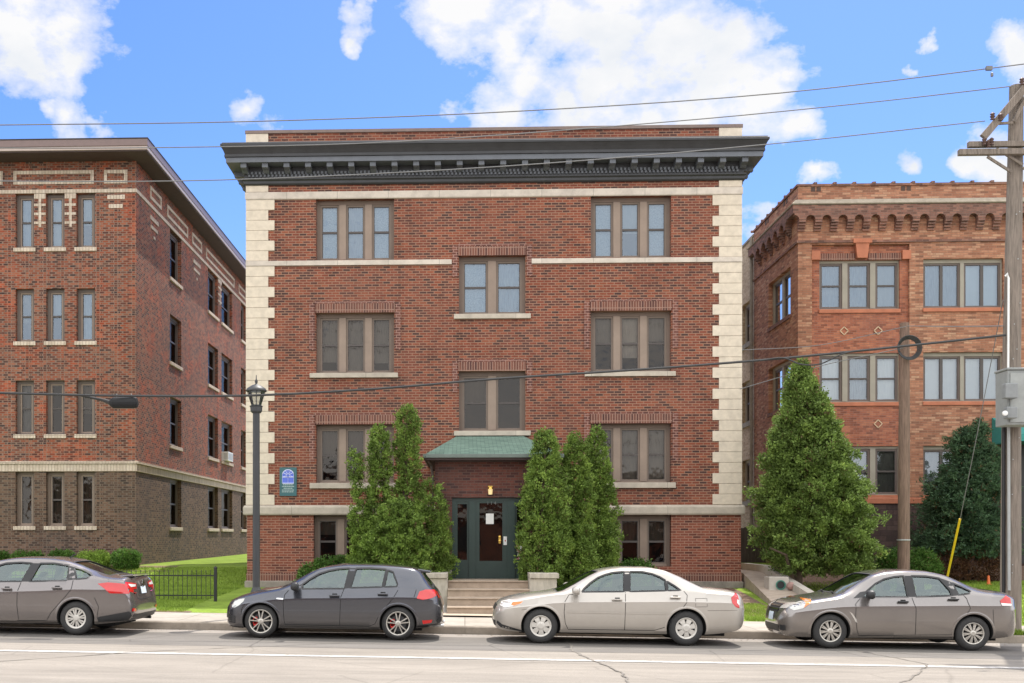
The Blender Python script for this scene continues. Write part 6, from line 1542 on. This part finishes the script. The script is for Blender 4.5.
# ---------- dark hatchback
hL=214.2
def q2(x,y): return ((x-58)/hL+.05,(399+(x-58)*.0159-y)/hL)
def ex_hatch(s):
    s.panel([q2(80,268),q2(95,252),q2(115,243),q2(137,240),q2(133,252),q2(115,268),q2(98,277),q2(84,277)],'y','headlight',M_lens,off=.005,sides=(-1,1),step=.04)
    s.panel([q2(845,240),q2(856,212),q2(880,205),q2(925,207),q2(930,228),q2(905,240),q2(870,246)],'y','tail_light',M_redlens,off=.006,sides=(-1,1),step=.03)
    s.panel([q2(868,330),q2(910,328),q2(905,340),q2(872,345)],'y','rear_reflector',M_redlens,off=.008,sides=(-1,1),step=.03)
    s.panel([(.38,.80),(.70,.80),(.72,.93),(.40,.93)],'xr','tail_light',M_redlens,off=.006,sides=(-1,1),step=.05)
    s.panel([(-.7,.36),(.7,.36),(.6,.58),(-.6,.58)],'xf','air_intake',M_trim,off=.006,sides=(1,),step=.05)
    s.panel([(-.5,.64),(.5,.64),(.5,.70),(-.5,.70)],'xf','grille',M_trim,off=.006,sides=(1,),step=.05)
    s.panel([q2(62,310),q2(98,312),q2(98,343),q2(66,345)],'y','side_intake',M_trim,off=.005,sides=(-1,1),step=.04)
    for k in range(4): s.line([q2(64,316+k*8),q2(96,318+k*8)],'y','intake_fin',s.paint,w=.012,off=.01,sides=(-1,1))
    s.panel([q2(60,354),q2(130,358),q2(130,366),q2(62,364)],'y','front_lip',M_trim,off=.012,sides=(-1,1),step=.05)
    s.panel([q2(846,352),q2(930,345),q2(925,332),q2(948,318),q2(940,352),q2(900,366),q2(850,366)],'y','rear_diffuser',M_trim,off=.006,sides=(-1,1),step=.04)
    s.panel([(-.26,.50),(.26,.50),(.26,.63),(-.26,.63)],'xr','number_plate',M_plate,off=.012,sides=(1,),step=.1)
    # roof spoiler
    m_=MB(); x0,z0=s.L-.50,interp(s.sp['top'],s.L-.50)
    m_.add([(x0,-.52,z0+.004),(x0,.52,z0+.004),(x0+.26,.48,z0-.035),(x0+.26,-.48,z0-.035),(x0,-.52,z0-.06),(x0,.52,z0-.06),(x0+.24,.48,z0-.075),(x0+.24,-.48,z0-.075)],[(0,1,2,3),(7,6,5,4),(0,3,7,4),(1,5,6,2),(3,2,6,7),(0,4,5,1)])
    fixn(m_.build('spoiler',s.paint,s.root,bevel=.015))
    s.line([q2(270,240),q2(298,242)],'y','fender_badge',M_chrome,w=.022,off=.006)
    m_=MB(); m_.tube([(s.L-.22,.48,.27),(s.L+.02,.48,.27)],.035,10); m_.tube([(s.L-.22,-.48,.27),(s.L+.02,-.48,.27)],.035,10); m_.build('exhaust',M_chrome,s.root)
hatch=dict(L=4.22,W=1.80,tr=.315,gap=.042,rim=.232,wheel='twin5',wheels=(q2(205,0)[0],q2(770,0)[0]),cabin=(1.02,3.92),seats=(2.05,3.0),dash=.90,caliper=True,ra=.5,rn=3.6,fa=.6,fn=2.9,
  top=[(0,.50),(.03,.60),(.10,.70),(.22,.765),(.40,.83),(.68,.90),(.98,.955),(1.10,.985),(1.28,1.08),(1.50,1.20),(1.75,1.32),(2.0,1.39),(2.4,1.435),(2.9,1.435),(3.3,1.415),(3.62,1.38),(3.76,1.33),(3.88,1.20),(3.99,1.07),(4.08,.96),(4.16,.82),(4.22,.68),(4.27,.56)],
  bot=[(0,.30),(.03,.23),(.10,.19),(.3,.17),(3.4,.18),(3.8,.22),(4.1,.27),(4.22,.34),(4.27,.44)],
  belt=[(0,.48),(.1,.64),(.3,.74),(.7,.83),(1.1,.90),(1.6,.93),(2.6,.955),(3.4,.985),(3.8,.97),(4.05,.90),(4.2,.68),(4.27,.52)],
  windows=[[q2(372,201),q2(374,182),q2(405,160),q2(440,140),q2(480,127),q2(520,120),q2(565,117),q2(548,200)],
           [q2(592,118),q2(650,117),q2(716,122),q2(703,194),q2(572,197)],[q2(723,125),q2(745,133),q2(765,182),q2(762,192),q2(712,194)]],
  screens=[[(1.10,-.64),(1.10,.64),(1.80,.50),(1.80,-.50)],[(3.80,-.47),(3.80,.47),(4.02,.58),(4.02,-.58)]],scr_z=.94,
  pillars=[[q2(567,117),q2(590,117),q2(570,198),q2(549,200)],[q2(717,122),q2(723,125),q2(711,194),q2(704,194)],[q2(330,204),q2(352,190),q2(370,182),q2(368,203)]],
  lines=[[q2(318,207),q2(303,225),q2(298,260),q2(302,330),q2(306,345)],[q2(306,347),q2(650,354),q2(675,345),q2(690,315),q2(720,275),q2(748,240),q2(766,210),q2(772,195)],[q2(546,203),q2(534,235),q2(531,350)],[q2(843,205),q2(834,235)],[q2(140,262),q2(125,285),q2(125,330)]],
  mould=[],sill=[[q2(285,352),q2(690,364),q2(690,379),q2(285,368)]],
  handles=[q2(508,228),q2(706,222)],mirror=(q2(352,0)[0],.945,M_trim),extra=ex_hatch)
# ---------- right grey sedan
rL=180.6
def q3(x,y): return (.87+(x-365)/rL,(434+(x-365)*.0167-y)/rL)
def ex_rs(s):
    # headlight wraps the corner: side part and front part
    s.panel([(.13,.74),(.20,.86),(.42,.90),(.60,.93),(.50,.83),(.36,.73),(.22,.69)],'y','headlight',M_lens,off=.006,sides=(-1,1),step=.03)
    s.panel([(.38,.74),(.44,.88),(.585,.925),(.50,.83)],'y','indicator',M_amber,off=.010,sides=(-1,1),step=.03)
    s.panel([(.34,.70),(.66,.72),(.70,.84),(.36,.80)],'xf','headlight',M_lens,off=.007,sides=(-1,1),step=.03)
    s.panel([(-.34,.63),(.34,.63),(.32,.78),(-.32,.78)],'xf','grille',M_trim,off=.009,sides=(1,),step=.05)
    for z in (.68,.74): s.line([(-.33,z),(.33,z)],'xf','grille_bar',M_chrome,w=.022,off=.016,sides=(-1,))
    s.panel([(-.45,.27),(.45,.27),(.48,.40),(-.48,.40)],'xf','air_intake',M_trim,off=.007,sides=(1,),step=.05)
    s.panel([(.50,.30),(.66,.31),(.66,.40),(.52,.40)],'xf','fog_light',M_trim,off=.008,sides=(-1,1),step=.05)
    s.panel([q3(925,275),q3(948,258),q3(962,268),q3(965,293),q3(930,292)],'y','tail_light',M_redlens,off=.007,sides=(-1,1),step=.03)
    s.panel([q3(928,283),q3(964,286),q3(964,293),q3(930,292)],'y','reversing_light',M_lensw,off=.011,sides=(-1,1),step=.03)
    s.panel([q3(425,310),q3(436,318),q3(447,334),q3(452,348),q3(446,345),q3(436,328)],'y','fender_vent',M_chrome,off=.006,sides=(-1,1),step=.03)
    s.panel([q3(540,400),q3(600,400),q3(598,406),q3(545,406)],'y','rust_patch',simple('rust_patch',(.10,.03,.02),.9),off=.004,sides=(-1,),step=.05)
    o=s.panel([(-.15,.47),(.15,.47),(.15,.62),(-.15,.62)],'xf','number_plate',M_plate,off=.016,sides=(1,),step=.1)
    s.line([q3(900,305),q3(905,360)],'y','bumper_seam',M_shut,w=.007)
    for (a,b) in ((.98,-.5),(.98,.15)):
        m_=MB(); m_.tube([(1.02,b,interp(s.sp['top'],1.02)+.03),(1.12,b+.45,interp(s.sp['top'],1.12)-.02)],.012,5); m_.build('wiper',M_trim,s.root)
rsed=dict(L=4.40,W=1.80,tr=.315,gap=.048,rim=.205,wheel='multi10',wheels=(.87,.87+2.62),cabin=(1.02,3.72),seats=(2.1,3.05),dash=.93,fn=2.9,fa=.62,
  top=[(0,.52),(.03,.64),(.09,.74),(.18,.80),(.38,.87),(.65,.93),(.95,.985),(1.06,1.02),(1.25,1.13),(1.50,1.27),(1.75,1.39),(2.0,1.45),(2.35,1.475),(2.7,1.465),(3.0,1.415),(3.3,1.31),(3.6,1.185),(3.80,1.135),(4.1,1.10),(4.28,1.06),(4.36,.98),(4.41,.82),(4.45,.62)],
  bot=[(0,.40),(.03,.28),(.10,.20),(.35,.18),(3.6,.19),(4.0,.22),(4.3,.27),(4.41,.34),(4.45,.46)],
  belt=[(0,.50),(.1,.70),(.3,.79),(.65,.86),(1.1,.93),(1.6,.955),(2.6,.98),(3.4,1.0),(4.0,1.0),(4.3,.94),(4.42,.70),(4.45,.56)],
  windows=[[q3(470,262),q3(488,243),q3(520,218),q3(550,203),q3(585,195),q3(616,192),q3(622,262)],
           [q3(641,192),q3(690,193),q3(735,200),q3(765,240),q3(768,258),q3(648,262)],[q3(778,216),q3(808,228),q3(835,243),q3(828,251),q3(790,256)]],
  screens=[[(1.06,-.66),(1.06,.66),(1.74,.50),(1.74,-.50)],[(3.12,-.48),(3.12,.48),(3.66,.58),(3.66,-.58)]],scr_z=.94,
  pillars=[[q3(619,192),q3(639,192),q3(646,262),q3(625,262)],[q3(738,200),q3(776,214),q3(789,257),q3(771,259),q3(768,240)],[q3(440,266),q3(466,246),q3(484,243),q3(468,264)]],
  lines=[[q3(463,266),q3(447,285),q3(446,330),q3(452,372),q3(458,388)],[q3(458,391),q3(765,389),q3(775,365),q3(790,340),q3(815,318),q3(825,300),q3(815,268),q3(805,256)],[q3(634,264),q3(645,300),q3(646,388)],[q3(460,400),q3(770,400)]],
  mould=[],handles=[q3(603,278),q3(770,270)],hmat=M_trim,mirror=(q3(500,0)[0]-.05,.965,M_trim),extra=ex_rs)
# ---------- left grey sedan (rear part in view)
lL=310.0
def q4(x,y): return (3.52+(x-460)/lL,(570-y)/lL)
def ex_ls(s):
    s.panel([q4(590,262),q4(650,254),q4(720,258),q4(775,266),(4.62,.87),(4.60,.80),q4(745,318),q4(668,318),q4(640,296)],'y','tail_light',M_redlens,off=.006,sides=(-1,1),step=.03)
    s.panel([(.40,.88),(.78,.88),(.84,.97),(.80,1.03),(.36,.985)],'xr','tail_light',M_redlens,off=.006,sides=(-1,1),step=.03)
    s.panel([(.44,.93),(.72,.93),(.76,.99),(.42,.97)],'xr','reversing_light',M_lensw,off=.010,sides=(-1,1),step=.03)
    s.panel([(-.24,.78),(.24,.78),(.24,.92),(-.24,.92)],'xr','plate_recess',M_shut,off=.004,sides=(1,),step=.1)
    s.panel([(-.155,.78),(.155,.78),(.155,.92),(-.155,.92)],'xr','number_plate',M_plate,off=.012,sides=(1,),step=.1)
    s.line([(-.50,1.02),(-.46,.72),(-.38,.68),(.38,.68),(.46,.72),(.50,1.02)],'xr','panel_gap',M_shut,w=.012,sides=(-1,))
    s.panel([(.62,.46),(.80,.47),(.78,.53),(.62,.51)],'xr','rear_reflector',M_redlens,off=.008,sides=(-1,1),step=.03)
    s.panel([q4(590,462),q4(780,425),q4(800,440),q4(770,480),q4(595,490)],'y','rear_diffuser',M_trim,off=.006,sides=(-1,1),step=.04)
    s.panel([(-.75,.27),(.75,.27),(.72,.40),(-.72,.40)],'xr','rear_diffuser',M_trim,off=.006,sides=(1,),step=.05)
    m_=MB(); x0=s.L-.22; z0=interp(s.sp['top'],x0)
    m_.add([(x0-.12,-.56,z0+.006),(x0-.12,.56,z0+.006),(x0+.13,.53,z0+.035),(x0+.13,-.53,z0+.035),(x0-.12,-.56,z0-.02),(x0-.12,.56,z0-.02),(x0+.11,.53,z0-.01),(x0+.11,-.53,z0-.01)],[(0,1,2,3),(7,6,5,4),(0,3,7,4),(1,5,6,2),(3,2,6,7),(0,4,5,1)])
    fixn(m_.build('spoiler',s.paint,s.root,bevel=.012))
    m_=MB(); m_.lathe([(0,-.004),(.075,-.004),(.075,.004),(0,.004)],(s.L-.055,0,.985),'x',20); o=m_.build('badge',M_chrome,s.root)
    m_=MB(); m_.tube([(s.L-.35,.50,.27),(s.L-.04,.50,.27)],.03,10); m_.build('exhaust',M_cornice,s.root)
    m_=MB(); xx=3.05; m_.tube([(xx,0,interp(s.sp['top'],xx)-.01),(xx+.12,0,interp(s.sp['top'],xx)+.07)],.012,6); m_.build('antenna',M_trim,s.root)
lsed=dict(L=4.62,W=1.82,tr=.322,gap=.045,rim=.205,wheel='cap8',wheels=(.88,3.52),cabin=(1.05,3.85),seats=(2.15,3.05),dash=.93,ra=.30,rn=5,tumble=.97,
  top=[(0,.50),(.03,.62),(.10,.74),(.25,.82),(.6,.92),(.95,1.0),(1.2,1.14),(1.6,1.33),(1.9,1.43),(2.3,1.48),(2.7,1.485),(3.1,1.455),(3.4,1.38),(3.7,1.28),(4.0,1.19),(4.2,1.15),(4.42,1.135),(4.50,1.10),(4.54,.97),(4.57,.80),(4.60,.70),(4.62,.60)],
  bot=[(0,.35),(.05,.24),(.3,.18),(3.8,.19),(4.25,.23),(4.5,.27),(4.59,.33),(4.62,.42)],
  belt=[(0,.48),(.1,.68),(.3,.78),(1.1,.93),(1.8,.96),(2.8,1.01),(3.6,1.06),(4.1,1.06),(4.42,1.03),(4.54,.84),(4.62,.54)],
  windows=[[(1.35,.99),(1.6,1.16),(1.85,1.29),(2.05,1.355),(2.35,1.375),q4(167,148),q4(122,256)],
           [q4(215,148),q4(300,146),q4(392,158),q4(400,210),q4(400,246),q4(172,256)],[q4(424,168),q4(470,178),q4(530,203),q4(546,216),q4(520,232),q4(458,238)]],
  screens=[[(1.1,-.66),(1.1,.66),(1.85,.5),(1.85,-.5)],[(3.32,-.48),(3.32,.48),(4.10,.60),(4.10,-.60)]],scr_z=.97,
  pillars=[[q4(170,148),q4(213,148),q4(168,257),q4(125,257)],[q4(394,160),q4(422,167),q4(456,240),q4(403,245)]],
  lines=[[q4(122,262),q4(106,310),q4(104,400),q4(112,485)],[q4(104,490),q4(285,485),q4(310,440),q4(350,395),q4(400,340),q4(432,300),q4(440,245)],[q4(0,515),q4(350,500)],[q4(650,225),q4(655,250)],[q4(575,345),q4(600,400),q4(590,460)]],
  mould=[],sill=[[q4(-300,500),q4(355,486),q4(360,508),q4(-300,522)]],handles=[q4(38,300),q4(345,290)],mirror=(1.38,1.0,None),extra=ex_ls)
YC=21.72
P_silver=paint_mat('champagne_silver_paint',(.46,.425,.38),.4,.38); P_hatch=paint_mat('dark_slate_paint',(.075,.078,.092),.65,.22)
P_rs=paint_mat('warm_grey_paint',(.23,.21,.20),.65,.24); P_ls=paint_mat('grey_brown_paint',(.20,.18,.175),.65,.24)
c_s=Car('parked_car','pale champagne-silver sedan parked just right of the entrance steps',silver,SX(540.7,YC)-silver['wheels'][0],YC,P_silver)
c_h=Car('parked_car','dark slate five-door hatchback with twin-spoke wheels parked left of the entrance steps',hatch,SX(260,YC+.15)-hatch['wheels'][0],YC+.15,P_hatch)
c_r=Car('parked_car','warm grey sedan with amber indicators and black mirrors, parked beside the tall pole',rsed,SX(831,YC-.05)-rsed['wheels'][0],YC-.05,P_rs)
c_l=Car('parked_car','grey sedan with large wraparound red tail lights, cut by the left edge of the picture',lsed,SX(76,YC+.1)-lsed['wheels'][1],YC+.2,P_ls,yaw=-1.6)
